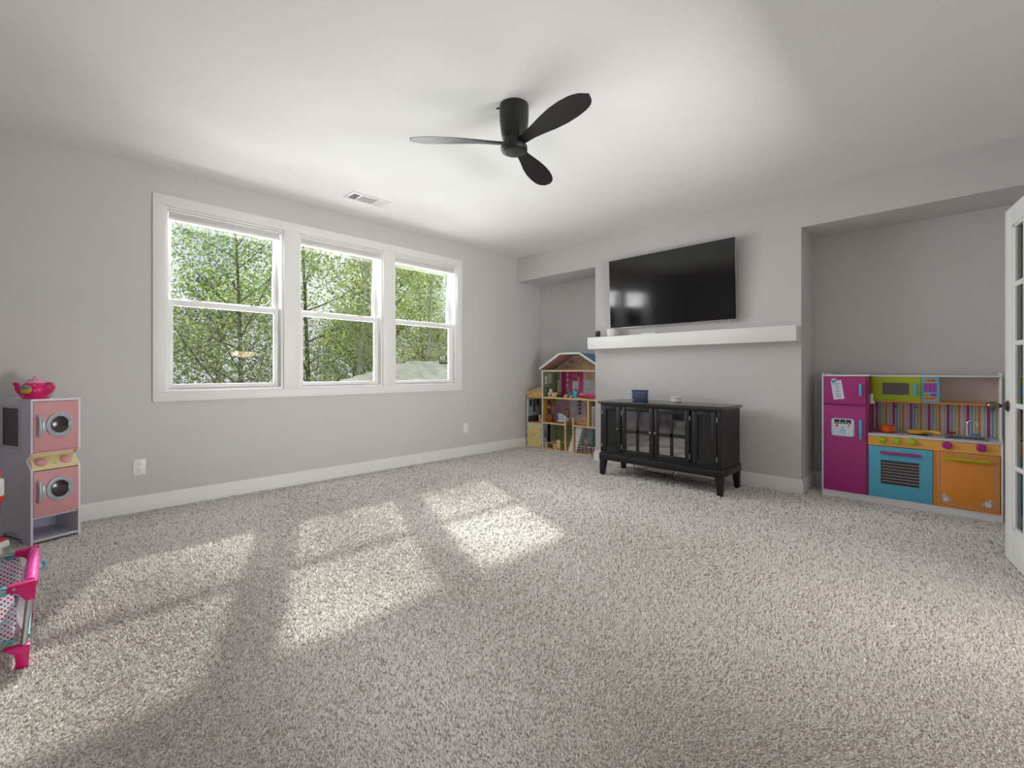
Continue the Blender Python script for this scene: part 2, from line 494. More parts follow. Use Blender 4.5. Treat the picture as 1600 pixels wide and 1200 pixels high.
for k in (1, 2):
    xk = gx0+k*cw+(k-1)*.03
    MB().prism([(xk, -.029), (xk, -.010), (xk+.011, -.003), (xk+.019, -.003), (xk+.03, -.010), (xk+.03, -.029)], 'z', .222, 1.925).build('muntin', TRIM, d1)
for (a, b), (c, d) in zip(gz, gz[1:]):
    MB().prism([(-.029, b), (-.010, b), (-.003, b+.010), (-.003, c-.010), (-.010, c), (-.029, c)], 'x', gx0, gx1).build('muntin', TRIM, d1)
for a, b in gz:
    for k in range(3):
        xk = gx0+k*(cw+.03)
        MB().box(xk-.004, xk+cw+.004, -.0195, -.0165, a-.004, b+.004).build('pane', DOORGLASS, d1, smooth=False)
kx, kz = DW-.062, .905
kn = MB().lathe([(.032, 0), (.032, .005), (.026, .009), (.012, .012), (.010, .030), (.013, .034), (.022, .042), (.0275, .055), (.0275, .066), (.022, .080), (.012, .090), (0, .093)], 28,
                Matrix.Translation((kx, 0, kz)) @ Matrix.Rotation(-PI/2, 4, 'X')).build('knob', NICKEL, d1, label='satin nickel egg shaped knob')
MB().lathe([(.032, 0), (.032, .005), (.012, .012), (.010, .025), (.022, .035), (.022, .05), (0, .06)], 20, Matrix.Translation((kx, -.035, kz)) @ Matrix.Rotation(PI/2, 4, 'X')).build('knob', NICKEL, d1)
MB().box(DW-.0005, DW+.001, -.028, -.007, kz-.03, kz+.03).build('latch_plate', NICKEL, d1)
for z in (.22, 1.03, 1.83):
    MB().cyl((-.006, -.037, z-.045), .006, .09, n=10).build('hinge', NICKEL, d1)
# door casing in the right wall
m = MB()
m.box(RX-.018, RX, DY1, DY1+.07, 0, DZ+.07, .002); m.box(RX-.018, RX, DY0-.07, DY0, 0, DZ+.07, .002); m.box(RX-.018, RX, DY0, DY1, DZ, DZ+.07, .002)
struct(m.build('trim_2', TRIM))

# ------------------------------------------------------------------ mantel shelf
mt = MB().box(CL+.003, CR-.001, 4.548, WY, 1.374, 1.513, .002)
tag(mt.build('mantel_shelf', MANTEL), 'long white floating mantel shelf on the wall below the television', 'shelf')

# ------------------------------------------------------------------ television
tv = thing('television', 'large flat black television with thin silver edge mounted above the mantel', 'television', (-2.255, 4.665, 1.60))
tl = math.radians(2.6)
TM = Matrix.Translation((-2.255, 4.672, 1.61)) @ Matrix.Rotation(-tl, 4, 'X').inverted()
def tvp(mb, name, m_, par): return mb.build(name, m_, par, M=TM)
Wt, Ht = 1.418, .800
SCR = mat('screen_glass', (7, 7, 8), .09, var=.02, ior=1.52)
tvp(MB().box(-Wt/2, Wt/2, -.010, .006, 0, Ht, .002), 'bezel', SILVER, tv)
tvp(MB().box(-Wt/2+.003, Wt/2-.003, -.0115, -.009, .009, Ht-.003), 'screen', SCR, tv)
tvp(MB().box(-Wt/2+.05, Wt/2-.05, .006, .030, .05, Ht-.12, .01), 'rear_housing', BLACKP, tv)
tvp(MB().box(Wt/2-.075, Wt/2-.03, -.009, .02, -.012, .001, .003), 'edge_foot', SILVER, tv)
tvp(MB().box(-.25, .25, .026, .040, .2, .6), 'wall_mount', BLACKP, tv)
MB().tube([(-2.45, 4.70, 1.60), (-2.43, 4.705, 1.56), (-2.46, 4.70, 1.53), (-2.52, 4.68, 1.517)], .003, 6).build('cable', WHITEP, tv)

# things standing on the mantel
gd = thing('security_camera', 'small black square camera on a white foot, left end of the mantel', 'camera', (-3.12, 4.63, 1.513))
MB().box(-3.155, -3.085, 4.616, 4.644, 1.524, 1.594, .014, 3).build('body', BLACKP, gd)
MB().cyl((-3.12, 4.630, 1.513), .016, .004).cyl((-3.12, 4.63, 1.514), .006, .014).build('foot', WHITEP, gd)
MB().cyl((-3.12, 4.6185, 1.560), .011, .002, 'y').cyl((-3.12, 4.6145, 1.560), .011, .002, 'y').build('lens', mat('lens_glass', (12, 12, 16), .08), gd)
sp = thing('smart_speaker', 'white round speaker cup on the mantel under the television corner', 'speaker', (-2.93, 4.625, 1.513))
MB().lathe([(.036, 0), (.042, .004), (.048, .03), (.050, .075), (.047, .088), (.040, .092), (0, .092)], 28, Matrix.Translation((-2.93, 4.625, 1.513))).build('body', WHITEP, sp)
MB().cyl((-2.93, 4.625, 1.604), .036, .003).build('top_grille', mat('pale_grey_fabric', (200, 200, 200), .8), sp)
rm = thing('remote_control', 'slim white remote lying on the mantel below the television', 'remote', (-2.43, 4.60, 1.513))
MB().box(-2.52, -2.345, 4.578, 4.622, 1.513, 1.529, .005).build('case', WHITEP, rm)
for k in range(4): MB().cyl((-2.50+k*.03, 4.60, 1.5285), .008, .002, n=10).build('button', mat('button_grey', (150, 150, 152), .5), rm)

# ------------------------------------------------------------------ black media cabinet
cb = thing('media_cabinet', 'black wooden media cabinet with two glass doors and tapered legs', 'cabinet', (-2.115, 4.36, 0))
X0, X1, Y0, Y1 = -2.740, -1.490, 4.12, 4.58
MB().box(X0-.022, X1+.022, Y0-.025, Y1+.02, .764, .792, .007, 3).build('top', mat('black_lacquer_top', (36, 36, 37), .16, var=.25, vscale=6, ior=1.7), cb)
MB().box(X0, X1, Y0+.022, Y1, .238, .764).build('carcass', BLACKW, cb, smooth=False)
m = MB()
m.box(X0, X0+.022, Y0, Y0+.022, .238, .764, .001); m.box(X1-.035, X1, Y0, Y0+.022, .238, .764, .001)
m.box(X0+.0221, X1-.0351, Y0, Y0+.022, .745, .764, .001); m.box(X0+.0221, X1-.0351, Y0, Y0+.022, .238, .258, .001)
for a in (-2.4885, -2.1275, -1.7615): m.box(a-.006, a+.006, Y0+.008, Y0+.022, .258, .745)
m.build('face_frame', BLACKW, cb)
MB().box(X0-.012, X1+.012, Y0-.014, Y1+.01, .168, .238, .004).build('base_rail', BLACKW, cb)
PANEG = mat('dark_cabinet_glass', (30, 30, 31), .04, var=.02, ior=2.6)
def frame_door(x0, x1, z0, z1, st, name='door'):
    m = MB(); ya, yb = Y0-.004, Y0+.016
    m.box(x0, x0+st, ya, yb, z0, z1, .002); m.box(x1-st, x1, ya, yb, z0, z1, .002)
    m.box(x0+st, x1-st, ya, yb, z0, z0+st*.95, .002); m.box(x0+st, x1-st, ya, yb, z1-st*.95, z1, .002)
    return m.build(name, BLACKW, cb)
def knob(x, z, par):
    MB().lathe([(.007, 0), (.006, .010), (.010, .014), (.0145, .019), (.013, .026), (.006, .030), (0, .031)], 16, Matrix.Translation((x, Y0-.004, z)) @ Matrix.Rotation(PI/2, 4, 'X')).build('knob', mat('pewter_knob', (120, 118, 114), .35, .9), par)
def hinge(x, par):
    for z in (.325, .675):
        MB().cyl((x, Y0-.006, z-.022), .004, .044, n=8).build('hinge', SILVER, par)
for (a, b, hx) in ((-2.715, -2.498, -2.719), (-1.748, -1.531, -1.527)):
    d = frame_door(a, b, .261, .742, .046)
    MB().box(a+.04, b-.04, Y0+.008, Y0+.014, .30, .705).build('panel', BLACKW, d)
    hinge(hx, d)
    if a < -2.5: knob(-2.522, .508, d)
for (a, b, hx, kx_) in ((-2.480, -2.133, -2.484, -2.153), (-2.122, -1.775, -1.771, -2.102)):
    d = frame_door(a, b, .261, .742, .044)
    mx = (a+b)/2
    MB().box(mx-.015, mx+.015, Y0-.001, Y0+.013, .30, .703, .002).build('muntin', BLACKW, d)
    MB().box(a+.042, b-.042, Y0-.001, Y0+.013, .479, .515, .002).build('muntin', BLACKW, d)
    for (p, q) in ((a+.042, mx-.013), (mx+.013, b-.042)):
        for (r0, r1) in ((.300, .481), (.513, .703)):
            MB().box(p, q, Y0+.006, Y0+.010, r0, r1).build('pane', PANEG, d, smooth=False)
    hinge(hx, d); knob(kx_, .505, d)
def cab_leg(x, y, sx, sy):
    b = bmesh.new()
    top = [(x, y), (x+sx*.062, y), (x+sx*.062, y+sy*.062), (x, y+sy*.062)]
    bot = [(x, y), (x+sx*.040, y), (x+sx*.040, y+sy*.040), (x, y+sy*.040)]
    v0 = [b.verts.new((*p, 0.)) for p in bot]; v1 = [b.verts.new((*p, .168)) for p in top]
    b.faces.new(v0); b.faces.new(v1)
    for i in range(4): b.faces.new((v0[i], v0[(i+1) % 4], v1[(i+1) % 4], v1[i]))
    bmesh.ops.recalc_face_normals(b, faces=b.faces)
    mb = MB(); mb.merge(b); mb.build('leg', BLACKW, cb)
for x, sx in ((X0-.008, 1), (X1+.006, -1)):
    for y, sy in ((Y0-.008, 1), (Y1+.004, -1)): cab_leg(x, y, sx, sy)
# on the cabinet
bx = thing('storage_box', 'navy blue upright box standing on the black cabinet', 'box', (-2.39, 4.33, .792))
NAVY = mat('navy_cardboard', (58, 72, 98), .6, var=.08)
MB().box(-2.470, -2.312, 4.30, 4.352, .792, .905, .002).build('body', NAVY, bx)
MB().box(-2.474, -2.308, 4.298, 4.354, .895, .911, .003).build('lid', mat('navy_lid', (40, 52, 74), .55), bx)
MB().cyl((-2.456, 4.301, .806), .006, .002, 'y', 12).cyl((-2.456, 4.2985, .806), .006, .002, 'y', 12).build('badge', WHITEP, bx)
MB().tube([(-2.312, 4.33, .835), (-2.295, 4.335, .84), (-2.285, 4.34, .825), (-2.275, 4.345, .799), (-2.24, 4.37, .796)], .003, 6).tube([(-2.312, 4.33, .825), (-2.29, 4.34, .836), (-2.278, 4.35, .842)], .004, 6).build('cord', SILVERP, bx)
pk = thing('wifi_puck', 'white round router puck standing on the black cabinet', 'router', (-2.08, 4.50, .792))
MB().lathe([(.048, 0), (.052, .004), (.052, .030), (.050, .033), (.052, .036), (.052, .050), (.047, .055), (0, .055)], 32, Matrix.Translation((-2.08, 4.5, .792))).build('body', WHITEP, pk)
MB().lathe([(.0505, .0315), (.0512, .033), (.0505, .0345)], 32, Matrix.Translation((-2.08, 4.5, .792)), closed=False).build('light_band', mat('band_grey', (190, 190, 190), .5), pk)
# cable and power strip under the cabinet
ps = thing('power_strip', 'white power strip lying on the carpet under the black cabinet', 'power strip', (-2.30, 4.66, 0.012))
MB().box(-2.46, -2.14, 4.62, 4.67, .010, .048, .006).build('body', WHITEP, ps)
for k in range(4): MB().box(-2.42+k*.075, -2.385+k*.075, 4.632, 4.658, .047, .0495, .001).build('socket', mat('socket_grey', (150, 150, 150), .5), ps)
MB().tube([(-2.62, 4.63, .09), (-2.625, 4.60, .06), (-2.60, 4.57, .02), (-2.5, 4.55, .016), (-2.35, 4.52, .016), (-2.22, 4.53, .016), (-2.16, 4.58, .02), (-2.15, 4.63, .045)], .004, 8).build('power_cord', BLACKP, ps, label='thin black power cord')

# ------------------------------------------------------------------ ceiling fan
FX, FY = -1.953, 1.992
fan = thing('ceiling_fan', 'matte black ceiling fan with three curved blades', 'ceiling fan', (FX, FY, 2.74))
FMt = Matrix.Translation((FX, FY, 0))
MB().lathe([(.089, 2.74), (.090, 2.69), (.088, 2.64), (.081, 2.58), (.074, 2.54), (.066, 2.53), (.066, 2.52)], 40, FMt).build('motor_housing', FANM, fan)
MB().lathe([(.060, 2.525), (.066, 2.520), (.066, 2.500), (.076, 2.495), (.082, 2.487), (.082, 2.467), (.078, 2.461), (.070, 2.457), (0, 2.457)], 40, FMt).build('hub', FANM, fan)
MB().lathe([(.066, 2.459), (.066, 2.454), (.062, 2.452), (0, 2.452)], 40, FMt).build('hub_cap', mat('fan_cap_charcoal', (46, 46, 45), .5), fan)
MB().tube([(FX-.06, FY-.065, 2.725), (FX-.075, FY-.08, 2.722)], .005, 8).build('canopy_screw', FANM, fan)
def blade(ang):
    prof = [(.045, .062, -.000), (.10, .062, .0), (.16, .070, .002), (.23, .092, .004), (.31, .122, .004), (.40, .143, .002), (.48, .145, .0), (.54, .134, -.002), (.570, .120, -.003), (.592, .103, -.004), (.610, .081, -.004), (.622, .056, -.005), (.629, .030, -.005), (.631, .010, -.005)]
    b = bmesh.new(); rings = []
    for i, (r, wd, dz) in enumerate(prof):
        pitch = math.tan(math.radians(18-8*min(1, r/.6)))
        off = .012*min(1, r/.3)
        lo, hi = [], []
        for k in range(9):
            t = -1+2*k/8
            y = off+t*wd/2
            th = .0055*(1-t*t)*(1.6-1.2*r)+.0012
            z = 2.503+dz-(y)*pitch+.006*(1-t*t)
            lo.append(b.verts.new((r, y, z-th))); hi.append(b.verts.new((r, y, z+th)))
        rings.append(lo+hi[::-1])
    n = 18
    for a, c in zip(rings, rings[1:]):
        for k in range(n): b.faces.new((a[k], a[(k+1) % n], c[(k+1) % n], c[k]))
    b.faces.new(rings[0]); b.faces.new(list(reversed(rings[-1])))
    bmesh.ops.recalc_face_normals(b, faces=b.faces)
    mb = MB(); mb.merge(b, FMt @ Matrix.Rotation(ang, 4, 'Z')); mb.build('blade', FANM, fan, ang=60)
for k in range(3): blade(math.radians(-10+120*k))

# ------------------------------------------------------------------ ceiling vent
vt = thing('ceiling_vent', 'white rectangular air vent with grey louvres in the ceiling', 'vent', (-4.01, 2.10, 2.74))
VX0, VX1, VY0, VY1 = -4.11, -3.915, 1.905, 2.295
VG = mat('vent_shadow_grey', (84, 84, 82), .7)
m = MB(); zz0, zz1 = 2.732, 2.742
m.box(VX0, VX0+.028, VY0, VY1, zz0, zz1, .003); m.box(VX1-.028, VX1, VY0, VY1, zz0, zz1, .003)
m.box(VX0+.0281, VX1-.0281, VY0, VY0+.028, zz0, zz1, .003); m.box(VX0+.0281, VX1-.0281, VY1-.028, VY1, zz0, zz1, .003)
m.box(VX0+.0281, VX1-.0281, VY0+.098, VY0+.112, zz0, zz1, .002); m.box(VX0+.0281, VX1-.0281, VY0+.265, VY0+.279, zz0, zz1, .002)
m.build('frame', WHITEP, vt)
MB().box(VX0+.02, VX1-.02, VY0+.02, VY1-.02, 2.7385, 2.7395).build('damper', VG, vt)
for (a, b, tilt) in ((VY0+.03, VY0+.097, -40), (VY0+.114, VY0+.264, 0), (VY0+.28, VY1-.03, 40)):
    k = 0; 
    if tilt:
        y = a+.006
        while y < b-.004:
            t = MB(); t.rbox(VX0+.028, VX1-.028, -.0008, .0008, -.006, .006, Matrix.Translation((0, y, 2.735)) @ Matrix.Rotation(math.radians(tilt), 4, 'X')); t.build('louvre', WHITEP, vt); y += .011
    else:
        x = VX0+.036
        while x < VX1-.034:
            t = MB(); t.rbox(-.0008, .0008, a, b, -.006, .006, Matrix.Translation((x, 0, 2.735)) @ Matrix.Rotation(math.radians(-30), 4, 'Y')); t.build('louvre', WHITEP, vt); x += .011

# ------------------------------------------------------------------ outlets
OUTW = mat('outlet_white', (244, 244, 242), .35); DARK = mat('slot_dark', (40, 40, 40), .6)
def outlet(y, z, label, duplex=True, w_=.078, h_=.125):
    o = thing('wall_outlet', label, 'outlet', (WX, y, z), group='wall outlets')
    MB().box(WX, WX+.006, y-w_/2, y+w_/2, z-h_/2, z+h_/2, .003).build('plate', OUTW, o)
    MB().box(WX+.005, WX+.0075, y-.017, y+.017, z-.034, z+.034, .001).build('receptacle', OUTW, o)
    if duplex:
        for dz in (-.02, .02):
            for dy in (-.006, .006): MB().box(WX+.007, WX+.008, y+dy-.0012, y+dy+.0012, z+dz-.003, z+dz+.005).build('slot', DARK, o)
            MB().cyl((WX+.007, y, z+dz-.009), .0022, .001, 'x', 8).build('ground_hole', DARK, o)
outlet(.471, .358, 'white duplex wall outlet nearest the pink toy washer')
outlet(3.767, .371, 'white wall outlet near the dollhouse corner', False)
# ================================================================== TOY KITCHEN
kt = thing('play_kitchen', 'colourful wooden play kitchen with magenta fridge, blue oven and orange dishwasher', 'toy kitchen', (-.33, 5.02, 0))
MAG = mat('magenta_panel', (176, 54, 132), .38, var=.02); MAGD = mat('magenta_side', (150, 40, 104), .4, var=.02)
LIME = mat('lime_panel', (170, 190, 30), .38, var=.02); SKYB = mat('sky_blue_panel', (92, 182, 216), .38, var=.02)
ORNG = mat('orange_panel', (232, 146, 56), .4, var=.02); AMB = mat('amber_panel', (240, 178, 86), .4, var=.02)
BLUEH = mat('blue_handle', (92, 180, 222), .35); CHAR = mat('charcoal_print', (66, 58, 62), .45); GREYL = mat('grey_line_print', (168, 160, 152), .5)
WINL = mat('white_line_print', (228, 226, 226), .5); BACKW = mat('kitchen_back_white', (226, 214, 216), .45)
PURP = mat('keypad_purple', (164, 78, 170), .45); BRN = mat('print_brown', (92, 38, 26), .5)
KF, KB = 4.83, 5.20
KL, KR = -.881, .221
FRX = -.553                                             # right side of the fridge tower
# side panels
MB().box(KL, KL+.013, KF, KB, 0, 1.091, .002).build('side_panel', WHITEB, kt)
pr = [(KF, 0), (KB, 0), (KB, 1.094), (4.985, 1.094), (4.985, .68), (4.965, .635), (4.90, .598), (KF, .588)]
MB().prism(pr, 'x', .209, KR, .0015).build('side_panel', WHITEB, kt)
MB().box(KL+.013, FRX+.004, KF, KB, 1.064, 1.077, .001).build('top_panel', WHITEB, kt)
MB().box(FRX, .209, 4.975, KB, 1.062, 1.073, .001).build('hutch_top', WHITEB, kt)
MB().box(KL+.013, .209, KF+.004, KF+.018, 0, .052).build('toe_board', WHITEB, kt)
MB().box(KL+.013, .209, KF-.001, KB, .050, .0615, .001).build('bottom_panel', WHITEB, kt)
MB().box(KL+.013, .209, KB-.006, KB, .0, 1.07).build('back_panel', BACKW, kt)
# fridge
MB().box(FRX-.012, FRX, KF+.002, KB-.006, .0615, 1.064).build('fridge_side', MAGD, kt)
MB().box(KL+.013, FRX-.012, KF+.006, KF+.018, .0615, 1.064).build('fridge_carcass', MAGD, kt)
def slab(name, mtl, x0, x1, z0, z1, y0=KF-.004, y1=KF+.009, par=None): return MB().box(x0, x1, y0, y1, z0, z1, .0015).build(name, mtl, par or kt)
fd = slab('freezer_door', MAG, KL+.016, -.567, .826, 1.060)
rd = slab('fridge_door', MAG, KL+.016, -.567, .0625, .805)
def vhandle(par, x, z0, z1, mtl=BLUEH, y=None):
    y = y if y is not None else KF-.004
    MB().box(x-.010, x+.010, y-.030, y-.014, z0, z1, .006, 3).box(x-.006, x+.006, y-.016, y, z0+.012, z0+.030).box(x-.006, x+.006, y-.016, y, z1-.030, z1-.012).build('handle', mtl, par)
vhandle(fd, -.602, .895, 1.000); vhandle(rd, -.602, .528, .695)
# note on freezer door
fy = KF-.004
NM = Matrix.Translation((-.765, fy-.0012, .945)) @ Matrix.Rotation(math.radians(-8), 4, 'Y')
nt_ = MB().box(-.039, .039, -.0006, .0006, -.082, .082).build('note', mat('note_paper', (222, 228, 240), .7), fd, M=NM, label='white paper list')
for k, wd in enumerate((.058, .030, .034, .028, .038, .036, .042, .036)):
    zz = .052-.0165*k
    MB().box(-wd/2, wd/2, -.0010, -.0006, zz-.0016, zz+.0016).build('list_line', CHAR, nt_, M=NM, smooth=False)
MB().cyl((-.791, fy-.002, 1.024), .023, .0025, 'y', 24).build('magnet', mat('magnet_blue', (176, 204, 224), .4), fd)
MB().prism([(-.806, 1.030), (-.796, 1.016), (-.778, 1.034), (-.772, 1.031), (-.795, 1.006), (-.810, 1.022)], 'y', fy-.0032, fy-.0018).build('magnet_mark', mat('mark_navy', (52, 60, 90), .5), fd)
# water dispenser sticker
m = MB(); m.box(-.810, -.646, fy-.0016, fy-.0002, .543, .698)
ds = MB().prism([(-.810, .565), (-.804, .549), (-.790, .543), (-.666, .543), (-.652, .549), (-.646, .565), (-.646, .676), (-.652, .692), (-.666, .698), (-.790, .698), (-.804, .692), (-.810, .676)], 'y', fy-.0012, fy).build('dispenser', mat('sticker_blue', (150, 210, 232), .4), rd, label='pale blue drink dispenser sticker')
m.bm.free()
MB().box(-.802, -.654, fy-.0018, fy-.001, .551, .690).build('dispenser_face', mat('sticker_white', (222, 224, 240), .4), ds)
for k, (col, nm) in enumerate((((186, 40, 96), 'a'), ((130, 200, 226), 'b'), ((240, 170, 60), 'c'))):
    xc = -.769+.0415*k
    MB().box(xc-.018, xc+.018, fy-.0024, fy-.0016, .650, .687).build('dispenser_button', mat('button_black', (34, 34, 40), .4), ds)
    for q in range(2): MB().box(xc-.010, xc+.010, fy-.0028, fy-.0022, .656+q*.006, .659+q*.006).build('button_print', WINL, ds, smooth=False)
    z0 = .625 if k != 1 else .612
    MB().prism([(xc-.013, z0), (xc+.013, z0), (xc+.005, z0+.012), (xc+.005, z0+.024), (xc-.005, z0+.024), (xc-.005, z0+.012)], 'y', fy-.0024, fy-.0016).build('nozzle', mat('nozzle_'+nm, col, .4), ds)
MB().prism([(-.748, .604), (-.708, .604), (-.714, .558), (-.742, .558)], 'y', fy-.0024, fy-.0016).build('cup_print', mat('cup_blue', (130, 200, 226), .4), ds)
MB().prism([(-.737, .588), (-.719, .588), (-.722, .564), (-.734, .564)], 'y', fy-.003, fy-.002).build('cup_shine', WINL, ds)
# counter
MB().box(FRX, .214, KF-.008, KB-.006, .571, .587, .002).build('countertop', mat('counter_grey_white', (214, 212, 222), .25, var=.03), kt)
MB().box(FRX, .209, KF+.002, KF+.016, .490, .571).build('control_panel', AMB, kt)
MB().box(-.152, -.135, KF+.002, KF+.016, .0615, .492).build('divider', ORNG, kt)
MB().box(FRX, .209, KF+.012, KF+.02, .0615, .492).build('lower_carcass', mat('carcass_shadow', (90, 60, 40), .6), kt)
KY_ = KF+.002
def ctl_knob(x, z, mtl, r=.027):
    kk = MB().lathe([(r*.98, 0), (r, .004), (r*.92, .016), (r*.80, .021), (0, .023)], 24, Matrix.Translation((x, KY_, z)) @ Matrix.Rotation(PI/2, 4, 'X')).build('knob', mtl, kt)
    MB().rbox(-r*.9, r*.9, -.0365, -.018, -.007, .007, Matrix.Translation((x, KY_, z)) @ Matrix.Rotation(math.radians(12), 4, 'Y'), .004).build('grip', mtl, kk)
LIMK = mat('lime_knob', (172, 206, 24), .3); MAGK = mat('magenta_knob', (178, 32, 140), .3)
for x in (-.459, -.369, -.273): ctl_knob(x, .538, LIMK)
for x in (-.073, .110): ctl_knob(x, .538, MAGK, .029)
for x in (-.497, -.407, -.311, -.117, .066):
    MB().box(x, x+.014, KY_-.0008, KY_, .556, .560).build('control_print', WINL, kt, smooth=False)
# oven
od = slab('oven_door', SKYB, -.549, -.154, .0635, .485)
def hhandle(par, x0, x1, z, mtl, y=KF-.004):
    MB().box(x0, x1, y-.034, y-.018, z-.0105, z+.0105, .007, 3).box(x0+.02, x0+.035, y-.02, y, z-.006, z+.006).box(x1-.035, x1-.02, y-.02, y, z-.006, z+.006).build('handle', mtl, par)
hhandle(od, -.472, -.217, .440, MAG)
ow = MB().box(-.470, -.232, fy-.0012, fy, .180, .375).build('oven_window', CHAR, od)
for k in range(7): MB().box(-.462, -.232, fy-.002, fy-.001, .203+k*.0245, .2055+k*.0245).build('rack_line', WINL, ow, smooth=False)
def outline(par, x0, x1, z0, z1, wd, mtl, name='outline_print'):
    m = MB(); e = fy-.0008
    m.box(x0, x1, e, fy, z0, z0+wd); m.box(x0, x1, e, fy, z1-wd, z1); m.box(x0, x0+wd, e, fy, z0, z1); m.box(x1-wd, x1, e, fy, z0, z1)
    m.build(name, mtl, par, smooth=False)
outline(od, -.487, -.213, .160, .392, .002, mat('line_green', (120, 196, 150), .5))
# dishwasher
dd = slab('dishwasher_door', ORNG, -.133, .205, .0635, .487)
hhandle(dd, -.096, .160, .441, mat('lime_handle', (176, 190, 24), .35))
outline(dd, -.121, .188, .083, .477, .0045, GREYL)
outline(dd, -.113, .180, .091, .469, .0015, GREYL)
BBL = [mat('bubble_white', (226, 214, 222), .5), mat('bubble_blue', (140, 190, 220), .5), mat('bubble_peach', (242, 196, 160), .5)]
for s, cx in ((1, -.079), (-1, .145)):
    for (dx, dz, r, c) in ((0, 0, .019, 0), (.024, -.002, .0115, 1), (-.018, .017, .010, 1), (-.009, .030, .008, 0), (.011, .021, .0055, 2)):
        MB().cyl((cx+s*dx, fy-.0012-.0002*c, .124+dz), r, .001, 'y', 18).build('bubble', BBL[c], dd, smooth=False)
# hutch: microwave, keypad, open shelf
HF = 4.985
MB().box(FRX, .209, HF-.004, KB-.006, .846, .857, .001).build('hutch_shelf', ORNG, kt)
MB().box(FRX, -.118, HF+.006, KB-.006, .857, 1.062).build('microwave_carcass', LIME, kt)
md = MB().box(FRX+.006, -.230, HF-.006, HF+.008, .859, 1.060, .0015).build('microwave_door', LIME, kt)
hy = HF-.006
MB().prism([(-.474, .914), (-.470, .910), (-.306, .910), (-.302, .914), (-.302, 1.005), (-.306, 1.009), (-.470, 1.009), (-.474, 1.005)], 'y', hy-.001, hy).build('microwave_window', mat('microwave_grey', (98, 92, 88), .3), md)
m = MB()
for (x0, x1, z0, z1) in ((-.482, -.294, .900, .9015), (-.482, -.294, 1.0175, 1.019), (-.482, -.4805, .900, 1.019), (-.2955, -.294, .900, 1.019)): m.box(x0, x1, hy-.0008, hy, z0, z1)
m.build('outline_print', mat('line_olive', (140, 150, 30), .5), md, smooth=False)
vhandle(md, -.263, .907, 1.010, BLUEH, hy)
kp = MB().box(-.2275, -.118, HF-.004, HF+.006, .859, 1.060, .001).build('keypad_panel', SKYB, kt)
py = HF-.004
def pbox(x0, x1, z0, z1, mtl, nm): return MB().box(x0, x1, py-.001, py, z0, z1).build(nm, mtl, kp, smooth=False)
pbox(-.213, -.134, 1.019, 1.045, ORNG, 'display'); pbox(-.213, -.134, .938, 1.010, PURP, 'keypad'); pbox(-.213, -.177, .906, .929, LIME, 'clear_key'); pbox(-.172, -.134, .906, .929, PURP, 'cook_key'); pbox(-.213, -.134, .873, .899, ORNG, 'start_key')
text_part('display_text', '12:00', .028, BRN, kp, (-.1735, py-.0012, 1.032), bold=.0004)
text_part('start_text', 'START', .023, BRN, kp, (-.1735, py-.0012, .886), bold=.0003)
text_part('clear_text', 'CLEAR', .0105, BRN, kp, (-.195, py-.0012, .9175))
text_part('cook_text', 'COOK', .0105, mat('print_plum', (80, 20, 90), .5), kp, (-.153, py-.0012, .9175))
for q in range(9): text_part('key_text', str(q+1), .016, mat('print_plum', (80, 20, 90), .5), kp, (-.200+.0265*(q % 3), py-.0012, .999-.018*(q//3)))
text_part('key_text', '0', .014, mat('print_plum', (80, 20, 90), .5), kp, (-.1735, py-.0012, .9455))
# striped backsplash (each printed stripe)
bs = MB().box(FRX, .209, KB-.010, KB-.005, .587, .846).build('backsplash', mat('backsplash_white', (222, 220, 228), .45), kt)
STR = [(mat('stripe_magenta', (178, 84, 140), .5), .0185), (None, .007), (mat('stripe_blue', (132, 182, 206), .5), .0125), (None, .010), (mat('stripe_lime', (186, 190, 60), .5), .008), (None, .009), (mat('stripe_orange', (226, 152, 76), .5), .0155), (None, .021), (mat('stripe_teal', (120, 160, 176), .5), .0035), (None, .010)]
x = FRX+.012; k = 0
while x < .200:
    mm, wd = STR[k % len(STR)]
    if mm: MB().box(x, min(x+wd, .209), KB-.0106, KB-.0098, .587, .846).build('stripe', mm, bs, smooth=False)
    x += wd; k += 1
for xh, c in ((-.530, (90, 110, 190)), (-.40, (200, 30, 60)), (-.272, (90, 130, 190))):
    MB().cyl((xh, KB-.034, .800), .0045, .024, 'y', 10).ball((xh, KB-.036, .800), .008).build('hook', mat('hook_%d' % c[0]+str(c[2]), c, .35), kt)
# toy phone on the fridge side
m = MB().box(FRX, FRX+.020, 4.985-.06, 4.985-.02, .835, .915, .006).box(FRX, FRX+.03, 4.985-.065, 4.985-.015, .83, .855, .006)
m.build('toy_phone', WHITEP, kt)
# burners
BRN_ = mat('burner_black', (30, 30, 32), .4)
for xb in (-.452, -.235):
    bb = MB().lathe([(.078, .5870), (.078, .5905), (.070, .5925), (.058, .5905), (.0, .5905)], 36, Matrix.Translation((xb, 4.955, 0))).build('burner', mat('burner_silver', (214, 216, 224), .25, .4), kt)
    for r in (.050, .036, .022):
        MB().lathe([(r-.004, .5905), (r-.004, .594), (r+.004, .594), (r+.004, .5905)], 28, Matrix.Translation((xb, 4.955, 0)), closed=False).build('burner_ring', BRN_, bb)
